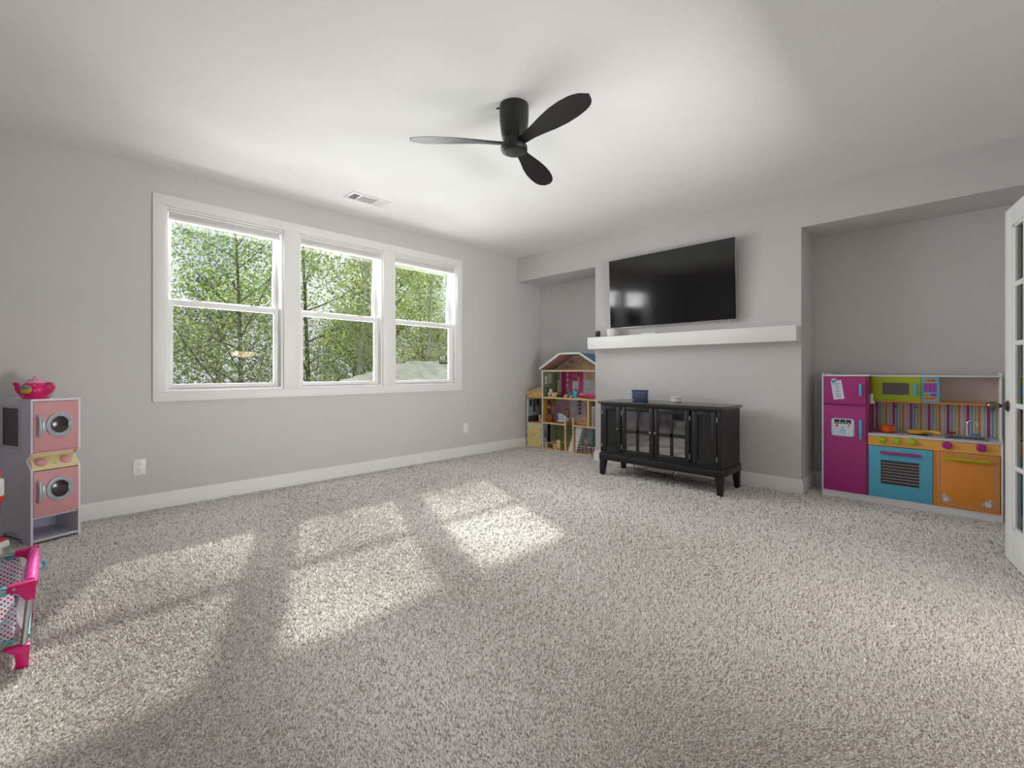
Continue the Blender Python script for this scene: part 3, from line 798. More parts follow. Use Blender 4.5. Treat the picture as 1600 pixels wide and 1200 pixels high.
# sink
sk = MB()
SX0, SX1, SY0, SY1 = -.085, .150, 4.875, 5.06
GS = mat('sink_grey', (150, 152, 158), .3, .5)
sk.box(SX0, SX1, SY0, SY0+.018, .586, .592, .002).box(SX0, SX1, SY1-.045, SY1, .586, .600, .003).box(SX0, SX0+.018, SY0, SY1, .586, .592, .002).box(SX1-.018, SX1, SY0, SY1, .586, .592, .002)
sink = sk.build('sink_rim', GS, kt)
MB().box(SX0+.016, SX1-.016, SY0+.016, SY1-.043, .5872, .5885).build('sink_bowl', mat('sink_dark', (96, 98, 104), .25, .6), sink)
fa = [( .036, 5.04, .598), (.036, 5.04, .690)]
for q in range(1, 10):
    a = PI*q/9*1.05
    fa.append((.036+.028-.028*math.cos(a)*1, 5.04-.012*q/9, .690+.030*math.sin(a)))
fc = MB().tube(fa, .0075, 12).lathe([(.017, .598), (.017, .604), (.010, .612), (.008, .62)], 20, Matrix.Translation((.036, 5.04, 0))).build('faucet', CHROME, kt)
for xk, c in ((-.052, (200, 36, 84)), (.086, (70, 176, 214))):
    t = MB().cyl((xk, 5.045, .598), .006, .014, n=10).ball((xk, 5.045, .617), .013, .013, .010)
    for q in range(4):
        a = q*PI/2+.3; t.ball((xk+.020*math.cos(a), 5.045+.020*math.sin(a), .617), .0095, .0095, .007, 8, 6)
    t.build('tap', mat('tap_%d' % c[0], c, .3), kt)
# pans on the burners
OR = mat('orange_plastic', (236, 104, 16), .3)
pn = thing('toy_saucepan', 'small orange toy saucepan on the left burner of the play kitchen', 'toy pan', (-.452, 4.955, .594))
PM = Matrix.Translation((-.445, 4.955, .594))
MB().lathe([(.042, 0), (.048, .004), (.051, .050), (.054, .053), (.054, .057), (.049, .057), (.046, .008), (0, .006)], 32, PM).build('bowl', OR, pn)
MB().tube([(-.445+.034, 4.955-.038, .642), (-.445+.052, 4.955-.058, .642), (-.445+.056, 4.955-.062, .628), (-.445+.050, 4.955-.056, .612), (-.445+.034, 4.955-.038, .608)], .006, 10).build('handle', OR, pn)
YE = mat('yellow_plastic', (232, 190, 46), .3)
yp = thing('toy_frying_pan', 'yellow toy frying pan with black base on the right burner', 'toy pan', (-.235, 4.955, .594))
YM = Matrix.Translation((-.250, 4.955, .594))
MB().lathe([(.052, 0), (.054, .003), (.054, .008), (0, .008)], 28, YM).build('base', BRN_, yp)
MB().lathe([(.054, .008), (.064, .026), (.067, .027), (.067, .030), (.062, .029), (.050, .012), (0, .010)], 32, YM).build('pan', YE, yp)
MB().tube([(-.19, 4.945, .620), (-.165, 4.94, .624), (-.135, 4.933, .620), (-.11, 4.927, .612)], [.009, .010, .012, .009], 10).build('handle', YE, yp)

# ================================================================== DOLLHOUSE
dh = thing('dollhouse', 'tall wooden dollhouse with white framed gable roof and three floors of rooms', 'dollhouse', (-3.89, 5.05, 0))
PINE = mat('pine_edge', (236, 208, 160), .5, var=.05); PINED = mat('dolls_floor_wood', (206, 146, 90), .5, var=.12, vscale=30)
WPAN = mat('dollhouse_white', (240, 240, 236), .5); TEAL = mat('roof_teal', (86, 150, 180), .5)
F0, F1 = 4.89, 5.205
ML, MR = -4.240, -3.262
t = .014
def dp(name, mtl, *a, par=None, **k): return MB().box(*a).build(name, mtl, par or dh, smooth=False, **k)
dp('wall_panel', WPAN, ML, ML+t, F0, F1, 0, 1.128); dp('wall_panel', WPAN, MR-t, MR, F0, F1, 0, 1.128)
dp('back_board', WPAN, ML, MR, F1-.006, F1, 0, 1.13)
dp('floor_board', PINED, ML+t, MR-t, F0, F1-.006, .006, .020)
dp('floor_board', PINED, ML+t, -3.822, F0+.004, F1-.006, .371, .385); dp('floor_board', PINED, -3.690, MR-t, F0+.004, F1-.006, .371, .385)
dp('floor_board', PINED, ML+t, MR-t, F0+.004, F1-.006, .728, .742); dp('floor_board', PINED, ML-.0, MR, F0+.004, F1-.006, 1.106, 1.122)
for (a, b, z) in ((ML, MR, 0.0), (ML, -3.822, .367), (-3.690, MR, .367), (ML, MR, .724), (ML, MR, 1.102)):
    dp('edge_strip', PINE, a, b, F0-.003, F0+.005, z, z+.022)
for (x_, z0, z1) in ((-3.832, .02, .475), (-3.700, .02, .480), (-3.455, .385, .73)): dp('post', PINE, x_, x_+.020, F0-.002, F0+.02, z0, z1)
# inner walls (partitions run to the back)
dp('partition', WPAN, -4.078, -4.068, F1-.10, F1-.006, .742, 1.106)
dp('partition', PINE, -3.455, -3.441, F0+.02, F1-.006, .385, .728)
# wallpapers: left wall (seen from the right) and back wall, per floor
def lt(c): return tuple(min(255, int(v+.22*(255-v))) for v in c)
def wp(nm, rgb, x0, x1, y0, y1, z0, z1, var=.1, vs=40):
    rgb = lt(rgb)
    return dp('wallpaper', mat('paper_'+nm, rgb, .6, var=var, vscale=vs), x0, x1, y0, y1, z0, z1)
li, lo_ = ML+t, ML+t+.002
wp('green', (96, 130, 72), li, lo_, F0+.01, F1-.007, .742, 1.104, .3); wp('green_light', (128, 158, 110), li, -4.08, F1-.008, F1-.0065, .742, 1.104, .25)
wp('magenta', (186, 44, 122), -4.066, -3.742, F1-.008, F1-.0065, .742, 1.104, .06); wp('magenta_side', (160, 30, 96), -4.068, -4.066, F1-.10, F1-.008, .742, 1.104, .06)
wp('lavender', (214, 208, 228), -3.742, MR-t, F1-.008, F1-.0065, .742, 1.104, .06)
wp('gold', (206, 158, 70), li, lo_, F0+.01, F1-.007, .385, .728, .1); wp('lilac', (196, 180, 208), li, -3.70, F1-.008, F1-.0065, .385, .728, .1)
wp('gold_right', (202, 160, 66), -3.70, MR-t, F1-.008, F1-.0065, .385, .728, .1)
wp('ice_blue', (178, 196, 212), li, lo_, F0+.01, F1-.007, .02, .371, .08); wp('moss', (124, 146, 92), li, -3.86, F1-.008, F1-.0065, .02, .371, .2)
wp('teal', (92, 146, 160), -3.86, MR-t, F1-.008, F1-.0065, .02, .371, .08)
# gable
GZ = 1.122
gab = [(ML, GZ), (MR, GZ), (-3.595, 1.338), (-3.908, 1.338)]
MB().prism(gab, 'y', F1-.008, F1).build('gable_board', mat('gable_tan', (228, 206, 172), .6, var=.18, vscale=25), dh, smooth=False)
def roof_slab(p, q, y0, y1, th, mtl, nm):
    d = Vector((q[0]-p[0], q[1]-p[1])).normalized(); n = Vector((-d.y, d.x))*th
    if n.y < 0: n = -n
    MB().prism([p, q, (q[0]+n.x, q[1]+n.y), (p[0]+n.x, p[1]+n.y)], 'y', y0, y1).build(nm, mtl, dh, smooth=False)
RP = [(ML-.04, 1.128), (-3.912, 1.335), (-3.592, 1.335), (MR+.035, 1.128)]
MAUV = mat('attic_mauve', (182, 138, 140), .6)
for a, b in zip(RP, RP[1:]):
    roof_slab(a, b, F0+.006, F1+.004, .012, TEAL, 'roof_panel')
    roof_slab(a, b, F0-.008, F0+.006, .026, WPAN, 'roof_trim')
for a, b in ((RP[0], RP[1]), (RP[2], RP[3])):
    sgn = 1 if a is RP[0] else -1
    roof_slab((a[0]+.03*sgn if sgn > 0 else a[0], a[1]+(.014 if sgn > 0 else -.006)), (b[0] if sgn > 0 else b[0]-.03, b[1]-.004 if sgn > 0 else b[1]+.014), F0+.008, F1-.01, .003, MAUV, 'attic_lining')
# side wing
WL = -4.530
dp('wall_panel', WPAN, WL, WL+.012, F0, F1, 0, .775)
dp('back_board', mat('paper_wing', (176, 184, 200), .6, var=.15, vscale=30), WL, ML, F1-.006, F1, 0, .80)
dp('floor_board', PINED, WL+.012, ML, F0+.004, F1-.006, .350, .364); dp('floor_board', PINED, WL+.012, ML, F0+.004, F1-.006, .004, .018)
for z in (0.0, .347): dp('edge_strip', PINE, WL, ML, F0-.003, F0+.005, z, z+.02)
MB().prism([(WL+.004, .722), (ML, .722), (ML, .868), (WL+.004, .765)], 'y', F0, F0+.010).build('wing_gable', mat('wing_yellow', (232, 180, 84), .5, var=.06), dh, smooth=False)
MB().cyl((-4.322, F0-.002, .785), .026, .003, 'y', 24).build('round_window', mat('round_window_blue', (176, 196, 220), .4), dh)
roof_slab((WL-.012, .768), (ML, .872), F0-.01, F1, .012, PINE, 'wing_roof')
for k, (a, b) in enumerate(((WL+.014, -4.387), (-4.383, ML-.002))):
    cdr = dp('cupboard_door', mat('cupboard_cream', (236, 226, 190), .5, var=.05), a, b, F0-.012, F0-.001, .022, .345)
    dp('door_stripe', mat('cupboard_yellow', (240, 218, 140), .5), a+.012, b-.012, F0-.0128, F0-.0118, .036, .285, par=cdr)
    MB().ball((-4.397 if k == 0 else -4.373, F0-.018, .195), .008).build('knob', mat('knob_brass', (176, 140, 80), .4), cdr)
    for z in (.06, .17, .28): MB().cyl((a+.002 if k == 0 else b-.002, F0-.014, z-.01), .004, .02, n=8).build('hinge', DARK, cdr)
wl2 = WL+.012
dp('wallpaper', mat('paper_wing', (150, 158, 172), .6), wl2, wl2+.0015, F0+.01, F1-.007, .364, .722)
for k in range(3):
    dp('wing_print', mat('wing_arch_%d' % k, ((58, 70, 62), (84, 80, 88), (58, 70, 62))[k], .6), wl2+.0015, wl2+.0025, (4.93, 5.01, 5.09)[k], (4.985, 5.06, 5.145)[k], (.59, .50, .59)[k], .69)
dp('wing_print', mat('wing_dado', (86, 74, 60), .6, var=.2, vscale=40), wl2+.0015, wl2+.003, F0+.01, F1-.007, .364, .45)
# stairs: one flight with separate treads
st = dp('stair_side', WPAN, -3.792, -3.786, F0+.03, F0+.04, .02, .03)
MB().prism([(-3.795, .02), (-3.700, .02), (-3.700, .245), (-3.712, .225)], 'y', F0+.020, F0+.034).build('stair_stringer', WPAN, dh, smooth=False)
MB().prism([(-3.675, .02), (-3.668, .02), (-3.55, .372), (-3.655, .372), (-3.675, .30)], 'y', F0+.030, F0+.044).build('stair_stringer', WPAN, dh, smooth=False)
for k in range(9):
    zz = .03+k*.037; xx = -3.792+k*.0105
    if zz < .24: dp('tread', WPAN, xx-.008, xx+.03, F0+.034, F0+.11, zz, zz+.006)
for k in range(9): dp('tread', WPAN, -3.672+k*.0132, -3.640+k*.0132, F0+.044, F0+.12, .03+k*.037, .036+k*.037)
# printed details on the walls
PD = [0]
def printed(nm, rgb, x0, x1, z0, z1, back=True, y0=None, y1=None):
    PD[0] += 1; dd_ = .00018*PD[0]
    mm = mat('print_'+nm, lt(rgb), .6, var=.1, vscale=60)
    if back: dp('wall_print', mm, x0, x1, F1-.0095-dd_, F1-.008, z0, z1)
    else: dp('wall_print', mm, lo_, lo_+.0012+dd_, y0, y1, z0, z1)
def arch(nm, rgb, y0, y1, z0, z1):
    c = (y0+y1)/2; r = (y1-y0)/2
    pts = [(y0, z0), (y1, z0)]+[(c+r*math.cos(a*PI/8), z1-r+r*math.sin(a*PI/8)) for a in range(9)]
    MB().prism(pts, 'x', lo_, lo_+.0015).build('wall_print', mat('print_'+nm, rgb, .6), dh, smooth=False)
arch('bath_mirror', (196, 202, 200), 5.0, 5.09, .93, 1.08); printed('bath_frame', (220, 220, 214), 0, 0, .92, 1.04, False, 4.94, 4.98); printed('towel', (150, 90, 130), 0, 0, .84, 1.0, False, 5.12, 5.15); printed('bath_door', (62, 62, 92), 0, 0, .742, .87, False, 4.99, 5.07)
arch('gold_door', (120, 116, 124), 5.0, 5.07, .42, .70); printed('gold_dado', (216, 200, 214), 0, 0, .385, .60, False, 5.09, 5.19)
arch('dark_door', (40, 46, 50), 4.99, 5.06, .06, .36); printed('oval_mirror', (110, 80, 130), 0, 0, .16, .27, False, 4.925, 4.965)
printed('bath_cabinet', (226, 224, 220), -4.20, -4.16, .80, .98); printed('bath_tower', (110, 120, 150), -4.15, -4.10, .742, .93)
for k in range(3): printed('photo_white', (236, 214, 226), -4.035, -4.005, .88+.075*k, .93+.075*k)
printed('mirror_white', (222, 220, 232), -3.93, -3.82, .85, .97); printed('heart_a', (222, 130, 180), -3.93, -3.90, 1.02, 1.06); printed('heart_b', (226, 150, 190), -3.88, -3.85, 1.02, 1.06); printed('star_yellow', (238, 180, 70), -3.84, -3.80, .98, 1.03); printed('dresser', (140, 170, 180), -4.03, -3.98, .76, .87)
printed('blind_orange', (232, 184, 120), -3.70, -3.60, .99, 1.09); printed('window_pale', (206, 216, 232), -3.70, -3.60, .86, .98); printed('pillow_green', (160, 214, 140), -3.69, -3.61, .84, .87)
printed('rose_window', (214, 130, 170), -4.22, -4.12, .43, .60); printed('blue_curtain', (176, 190, 222), -4.20, -4.12, .60, .72); printed('gilt_frame', (206, 160, 80), -4.08, -3.98, .58, .72); printed('gilt_picture', (196, 130, 150), -4.067, -3.993, .60, .71)
printed('hearth_frame', (70, 60, 66), -4.07, -3.985, .45, .57); printed('hearth', (232, 160, 90), -4.058, -3.997, .46, .55); printed('window_ice', (196, 214, 234), -3.96, -3.87, .43, .70); printed('window_pinks', (222, 170, 200), -3.955, -3.875, .43, .50)
for k in range(4): printed('photo_dark', (70, 66, 80), -3.83, -3.775, .50+.055*k, .54+.055*k)
printed('green_curtain', (140, 170, 90), -4.20, -4.12, .08, .36); printed('frame_grey', (90, 100, 104), -3.96, -3.91, .20, .28); printed('pink_a', (196, 100, 130), -3.80, -3.77, .24, .28); printed('pink_b', (200, 90, 120), -3.75, -3.72, .24, .28); printed('teal_drape', (150, 196, 206), -3.66, -3.58, .10, .36)
printed('attic_blue', (120, 130, 190), -3.98, -3.92, 1.23, 1.26); printed('attic_lilac', (180, 150, 190), -3.90, -3.86, 1.22, 1.25); printed('attic_green', (180, 200, 150), -3.86, -3.80, 1.19, 1.22); printed('attic_rose', (200, 150, 150), -4.06, -4.01, 1.15, 1.19)
for k in range(3): dp('wing_print', mat('wing_arch_%d' % k, ((64, 74, 66), (90, 86, 92), (64, 74, 66))[k], .6), -4.50+.07*k, -4.455+.07*k, F1-.008, F1-.006, (.60, .52, .60)[k], .70)
dp('wing_print', mat('wing_dado', (86, 74, 60), .6, var=.2, vscale=40), WL+.012, ML, F1-.008, F1-.006, .364, .46)

# --- dollhouse furniture
WOODT = mat('toy_pine', (222, 176, 112), .5, var=.08, vscale=30); WOODB = mat('toy_brown', (134, 78, 46), .5, var=.1); TQ = mat('toy_turquoise', (96, 200, 206), .35)
HOT = mat('toy_hot_pink', (226, 48, 110), .4); PWH = mat('toy_pinkish_white', (240, 222, 226), .4); CREAM = mat('toy_cream', (238, 214, 164), .5)
G = 'dollhouse furniture'
Z3 = .742; Z2 = .385; Z1 = .020
def T(name, label, cat, x, y, z): return thing(name, label, cat, (x, y, z), group=G)
q = T('toy_toilet', 'tiny white toilet in the green dollhouse bathroom', 'toy toilet', -4.135, 4.935, Z3)
MB().lathe([(.022, 0), (.014, .02), (.020, .04), (.032, .055), (.032, .060), (0, .060)], 16, Matrix.Translation((-4.135, 4.935, Z3))).build('bowl', WHITEP, q)
MB().box(-4.165, -4.110, 4.955, 4.975, Z3+.04, Z3+.11, .006).build('tank', WHITEP, q)
MB().ball((-4.137, 4.955, Z3+.09), .022, .006, .030).build('lid', WHITEP, q)
q = T('toy_dresser', 'little pine dresser on the bathroom floor of the dollhouse', 'toy dresser', -4.045, 4.94, Z3)
dq = MB().box(-4.090, -3.985, 4.92, 4.965, Z3, Z3+.068, .003).build('body', WOODT, q)
for k in range(2): MB().box(-4.085+.05*k, -4.040+.05*k, 4.917, 4.921, Z3+.012, Z3+.055, .002).build('drawer', CREAM, q)
q = T('toy_basket', 'dark brown woven doll basket beside the pine dresser', 'toy basket', -3.955, 4.92, Z3)
MB().lathe([(.030, 0), (.040, .008), (.046, .040), (.042, .042), (.036, .012), (0, .010)], 18, Matrix.Translation((-3.962, 4.945, Z3))).build('body', mat('toy_wicker', (86, 50, 36), .7, var=.3, vscale=90), q)
MB().tube([(-4.005, 4.945, Z3+.04), (-3.99, 4.945, Z3+.062), (-3.962, 4.945, Z3+.07), (-3.934, 4.945, Z3+.062), (-3.919, 4.945, Z3+.04)], .004, 6).build('handle', mat('toy_wicker', (86, 50, 36), .7), q)
q = T('toy_plush', 'small white and brown plush dog on the dollhouse upper floor', 'plush toy', -3.845, 4.93, Z3)
pl = MB().ball((-3.845, 4.93, Z3+.018), .030, .020, .018).ball((-3.822, 4.92, Z3+.038), .017)
pl.build('body', PWH, q)
MB().ball((-3.872, 4.935, Z3+.030), .014, .016, .020).ball((-3.833, 4.915, Z3+.049), .006).ball((-3.812, 4.918, Z3+.049), .006).build('patch', mat('plush_brown', (150, 90, 80), .8), q)
q = T('toy_armchair', 'turquoise doll armchair in the magenta dollhouse bedroom', 'toy chair', -3.735, 4.975, Z3)
MB().box(-3.785, -3.700, 4.95, 5.02, Z3, Z3+.035, .010).build('seat', TQ, q)
MB().prism([(-3.785, Z3+.03), (-3.700, Z3+.03), (-3.705, Z3+.105), (-3.725, Z3+.118), (-3.765, Z3+.112), (-3.782, Z3+.095)], 'y', 5.00, 5.022, .004).build('backrest', TQ, q)
for x_ in (-3.792, -3.706): MB().box(x_, x_+.014, 4.95, 5.02, Z3, Z3+.062, .005).build('armrest', TQ, q)
q = T('toy_bed', 'hot pink doll bed with white bedding in the dollhouse', 'toy bed', -3.45, 4.99, Z3)
MB().box(-3.640, -3.290, 4.95, 5.07, Z3+.015, Z3+.050, .006).build('frame', HOT, q)
MB().box(-3.600, -3.300, 4.955, 5.065, Z3+.050, Z3+.064, .006).build('blanket', mat('toy_rose', (236, 120, 160), .7), q)
MB().box(-3.635, -3.590, 4.96, 5.06, Z3+.05, Z3+.072, .008).build('pillow', PWH, q)
for x_ in (-3.636, -3.302):
    for y_ in (4.954, 5.054): MB().box(x_, x_+.012, y_, y_+.012, Z3, Z3+.02).build('leg', HOT, q)
q = T('toy_floor_lamp', 'tiny white doll lamp with green shade beside the pink bed', 'toy lamp', -3.665, 4.96, Z3)
MB().lathe([(.016, 0), (.016, .004), (.004, .008), (.003, .10), (0, .10)], 12, Matrix.Translation((-3.672, 4.93, Z3))).build('stand', PWH, q)
MB().lathe([(.020, .10), (.012, .13), (0, .13)], 14, Matrix.Translation((-3.672, 4.93, Z3))).build('shade', mat('toy_sage', (120, 120, 84), .6), q)
q = T('toy_stool', 'small pink and white doll stool at the edge of the upper floor', 'toy stool', -3.745, 4.912, Z3)
MB().ball((-3.745, 4.915, Z3+.020), .030, .018, .012).build('cushion', mat('toy_soft_pink', (240, 150, 170), .6), q)
MB().cyl((-3.745, 4.915, Z3), .016, .014, n=14).build('base', PWH, q)
q = T('toy_tray', 'flat white doll tray with teal rim on the upper floor', 'toy tray', -3.58, 4.917, Z3)
MB().box(-3.64, -3.50, 4.900, 4.938, Z3, Z3+.010, .004).build('tray', PWH, q)
MB().box(-3.668, -3.642, 4.902, 4.936, Z3, Z3+.022, .005).build('cup', TQ, q)
q = T('toy_cabinet', 'brown doll cabinet against the gold wall of the dollhouse', 'toy cabinet', -4.17, 5.02, Z2)
MB().box(-4.215, -4.110, 4.95, 4.998, Z2, Z2+.110, .003).build('body', WOODB, q)
for k in range(2): MB().box(-4.211+.051*k, -4.163+.051*k, 4.947, 4.951, Z2+.008, Z2+.100, .002).build('door', mat('toy_brown_door', (150, 90, 52), .5), q)
q = T('toy_table_lamp', 'pink shaded doll lamp standing on the brown doll cabinet', 'toy lamp', -4.17, 4.975, Z2+.11)
MB().lathe([(.014, 0), (.014, .004), (.004, .008), (.003, .09), (0, .09)], 12, Matrix.Translation((-4.17, 4.975, Z2+.11))).build('stand', WOODB, q)
MB().lathe([(.030, .085), (.018, .130), (.0, .130)], 14, Matrix.Translation((-4.17, 4.975, Z2+.11))).build('shade', mat('toy_coral', (206, 110, 90), .6), q)
q = T('toy_sofa', 'pale blue doll chaise sofa on the middle floor of the dollhouse', 'toy sofa', -3.93, 4.98, Z2)
SB = mat('toy_pale_blue', (190, 214, 220), .6)
MB().box(-4.02, -3.845, 4.955, 5.01, Z2+.012, Z2+.045, .010).build('seat', SB, q)
MB().prism([(-4.030, Z2+.03), (-3.845, Z2+.03), (-3.850, Z2+.065), (-3.90, Z2+.095), (-3.97, Z2+.125), (-4.035, Z2+.135), (-4.045, Z2+.12)], 'y', 5.0, 5.018, .004).build('backrest', SB, q)
for x_ in (-4.01, -3.862):
    for y_ in (4.96, 4.998): MB().box(x_, x_+.01, y_, y_+.01, Z2, Z2+.016).build('leg', WOODB, q)
q = T('toy_fence_bed', 'slatted pine doll crib on the middle floor of the dollhouse', 'toy crib', -3.60, 4.97, Z2)
for y_ in (4.945, 5.005):
    for z_ in (.012, .075): MB().box(-3.675, -3.495, y_, y_+.008, Z2+z_, Z2+z_+.010).build('rail', WOODT, q)
    for k in range(8): MB().box(-3.672+k*.0245, -3.664+k*.0245, y_, y_+.008, Z2+.0, Z2+.08).build('slat', WOODT, q)
MB().box(-3.672, -3.50, 4.95, 5.008, Z2+.022, Z2+.035).build('mattress', PWH, q)
q = T('toy_shelf', 'white doll bookshelf in the right middle room of the dollhouse', 'toy shelf', -3.36, 5.0, Z2)
for x_ in (-3.415, -3.305): MB().box(x_, x_+.010, 4.93, 4.99, Z2, Z2+.265).build('side', WHITEP, q)
for k in range(4): MB().box(-3.405, -3.305, 4.932, 4.99, Z2+.004+.083*k, Z2+.012+.083*k).build('shelf_board', WHITEP, q)
MB().box(-3.405, -3.305, 4.985, 4.99, Z2, Z2+.26).build('back', mat('toy_shelf_back', (200, 214, 222), .5), q)
q = T('toy_dining_table', 'long pine doll dining table on the dollhouse ground floor', 'toy table', -4.02, 5.02, Z1)
MB().box(-4.14, -3.85, 5.00, 5.09, Z1+.088, Z1+.098, .002).build('table_top', WOODT, q)
for x_ in (-4.135, -3.865):
    for y_ in (5.003, 5.075): MB().box(x_, x_+.012, y_, y_+.012, Z1, Z1+.088).build('leg', WOODT, q)
q = T('toy_bench', 'pine doll bench with slab ends beside the doll dining table', 'toy bench', -4.11, 4.94, Z1)
MB().box(-4.205, -4.045, 4.925, 4.965, Z1+.070, Z1+.080, .002).build('seat', WOODT, q)
for x_ in (-4.205, -4.060): MB().box(x_, x_+.016, 4.925, 4.965, Z1, Z1+.072).build('end_panel', CREAM, q)
for k, (xc, lb) in enumerate(((-3.955, 'round backed pine doll chair at the front of the ground floor'),)):
    q = T('toy_chair', lb, 'toy chair', xc, 4.93, Z1)
    MB().prism([(xc-.030, Z1), (xc-.018, Z1), (xc-.016, Z1+.03), (xc+.016, Z1+.03), (xc+.018, Z1), (xc+.030, Z1), (xc+.030, Z1+.105)]+[(xc+.030*math.cos(a*PI/8), Z1+.11+.030*math.sin(a*PI/8)) for a in range(9)]+[(xc-.030, Z1+.105)], 'y', 4.905, 4.915).build('backrest', CREAM, q)
    MB().box(xc-.030, xc+.030, 4.915, 4.965, Z1+.055, Z1+.065, .002).build('seat', CREAM, q)
    for x_ in (xc-.03, xc+.022): MB().box(x_, x_+.008, 4.955, 4.965, Z1, Z1+.056).build('leg', CREAM, q)
q = T('toy_highchair', 'pine doll high chair with slanted seat near the bench', 'toy chair', -4.03, 4.93, Z1)
MB().prism([(-4.03, Z1+.072), (-3.998, Z1+.056), (-3.998, Z1+.046), (-4.036, Z1+.060)], 'y', 4.91, 4.945).build('seat', CREAM, q)
for x_ in (-4.03, -4.008):
    for y_ in (4.91, 4.937): MB().box(x_, x_+.008, y_, y_+.008, Z1, Z1+.056).build('leg', CREAM, q)
q = T('toy_vanity_table', 'white doll tea table in the teal ground floor room', 'toy table', -3.43, 4.93, Z1)
MB().lathe([(.030, 0), (.024, .004), (.006, .010), (.005, .078), (.034, .086), (.036, .094), (0, .094)], 20, Matrix.Translation((-3.452, 4.925, Z1))).build('pedestal', PWH, q)
for k, (xc, yc) in enumerate(((-3.575, 4.985), (-3.375, 4.965))):
    q = T('toy_dining_chair', ('white doll chair beside the dollhouse stairs', 'white doll chair with oval back nearest the chimney wall')[k], 'toy chair', xc, yc, Z1)
    MB().box(xc-.036, xc+.036, yc-.03, yc+.03, Z1+.085, Z1+.093, .003).build('seat', PWH, q)
    MB().ball((xc, yc+.028, Z1+.145), .032, .006, .045).build('backrest', mat('toy_chair_back', (226, 190, 160), .5), q)
    for x_ in (xc-.034, xc+.026):
        for y_ in (yc-.028, yc+.020): MB().box(x_, x_+.008, y_, y_+.008, Z1, Z1+.086).build('leg', PWH, q)
q = T('toy_wing_chair', 'small pine doll chair in the dollhouse side wing', 'toy chair', -4.30, 4.94, .364)
MB().box(-4.325, -4.275, 4.92, 4.965, .364+.04, .364+.05).build('seat', CREAM, q); MB().box(-4.325, -4.315, 4.92, 4.965, .364+.05, .364+.115).build('backrest', CREAM, q)
for x_ in (-4.325, -4.283):
    for y_ in (4.92, 4.957): MB().box(x_, x_+.008, y_, y_+.008, .364, .364+.042).build('leg', CREAM, q)
# ================================================================== TOY WASHER / DRYER TOWER (rotated)
LX, LY = -4.150, -.104
wa = math.atan2(.937, -.35)
ws = thing('toy_washer_dryer', 'white toy laundry tower with pink round window doors and yellow dial panel', 'toy washer', (LX, LY, 0), wa)
PINK = mat('washer_pink', (222, 160, 164), .45, var=.02); BUTTER = mat('washer_butter', (240, 226, 172), .45, var=.02)
WW, WH = .245, .930
# local: x along the front (0..WW), y into the depth, z up
def wprof(d): return [(0, 0), (d, 0), (d, WH), (0, WH), (0, .592), (.012, .575), (.052, .553), (.060, .540), (.052, .525), (.010, .492), (0, .475)]
lp = [(0, 0), (.10, 0)]+[(.25-.15*math.cos(a*PI/8), .06*math.sin(a*PI/8)) for a in range(9)]+[(.42, 0)]
lp = lp[:2]+lp[3:]
prof = lp+[(.42, WH), (0, WH), (0, .592), (.012, .575), (.052, .553), (.060, .540), (.052, .525), (.010, .492), (0, .475)]
MB().prism(prof, 'x', 0, .012).build('side_panel', LILACW, ws)
MB().prism(wprof(.30), 'x', WW-.012, WW).build('side_panel', WHITEB, ws)
MB().prism([(.012, 0.), (WW-.012, 0.), (WW-.012, .30), (.012, .41)], 'z', WH-.014, WH).build('top_panel', WHITEB, ws)
MB().prism([(.012, 0.004), (WW-.012, 0.004), (WW-.012, .30), (.012, .41)], 'z', .022, .036).build('bottom_shelf', LILACW, ws)
MB().prism([(.012, 0.02), (WW-.012, 0.02), (WW-.012, .30), (.012, .41)], 'z', .165, .178).build('inner_shelf', LILACW, ws)
MB().prism([(.012, .404), (WW-.012, .294), (WW-.012, .300), (.012, .41)], 'z', .02, WH-.014).build('back_panel', LILACW, ws)
MB().prism([(.012, .474), (.012, .496), (.056, .556), (.056, .592), (.075, .592), (.075, .474)], 'x', .0125, WW-.0125).build('control_panel', BUTTER, ws)
MB().box(.0125, WW-.0125, .001, .0555, .586, .594).build('ledge', PINK, ws)
for z0, z1 in ((.592, .913), (.176, .470)):
    dr_ = MB().box(.0135, WW-.0135, -.002, .012, z0+.004, z1, .0015).build('door', PINK, ws)
    zc = z0+.168 if z0 > .5 else z0+.165
    DMx = Matrix.Translation((.138, -.002, zc)) @ Matrix.Rotation(PI/2, 4, 'X') @ Matrix.Diagonal((.88, 1.06, 1, 1))
    MB().lathe([(.076, 0), (.078, .004), (.074, .010), (.066, .012), (.063, .009), (.058, .013), (.053, .011), (.050, .004)], 40, DMx, closed=False).build('porthole_ring', SILVERP, dr_)
    MB().lathe([(.0515, .003), (.04, .006), (0, .008)], 32, DMx, closed=False).build('porthole_glass', mat('porthole_dark', (58, 48, 50), .15), dr_)
    MB().box(.052, .072, -.009, -.001, zc-.040, zc+.040, .004).build('porthole_hinge', SILVERP, dr_)
    MB().prism([(.178, zc+.012), (.196, zc+.02), (.196, zc-.02), (.178, zc-.012)], 'y', -.013, -.006).build('porthole_catch', SILVERP, dr_)
    hh = [(.035, -.004, zc+.064), (.035, -.020, zc+.058), (.035, -.027, zc+.035), (.035, -.029, zc), (.035, -.027, zc-.035), (.035, -.020, zc-.058), (.035, -.004, zc-.064)]
    MB().tube(hh, [.011, .010, .009, .009, .009, .010, .011], 12).build('handle', SILVERP, dr_)
cdir = Vector((0, -.745, .667))
for xk in (.058, .182):
    base = Vector((xk, .034, .521))
    M_ = Matrix.Translation(base) @ Vector((0, -.745, .667)).to_track_quat('Z', 'Y').to_matrix().to_4x4()
    MB().lathe([(.031, 0), (.030, .008), (.024, .016), (.012, .021), (0, .022)], 24, M_).build('dial', mat('dial_pink', (232, 170, 172), .35), ws)
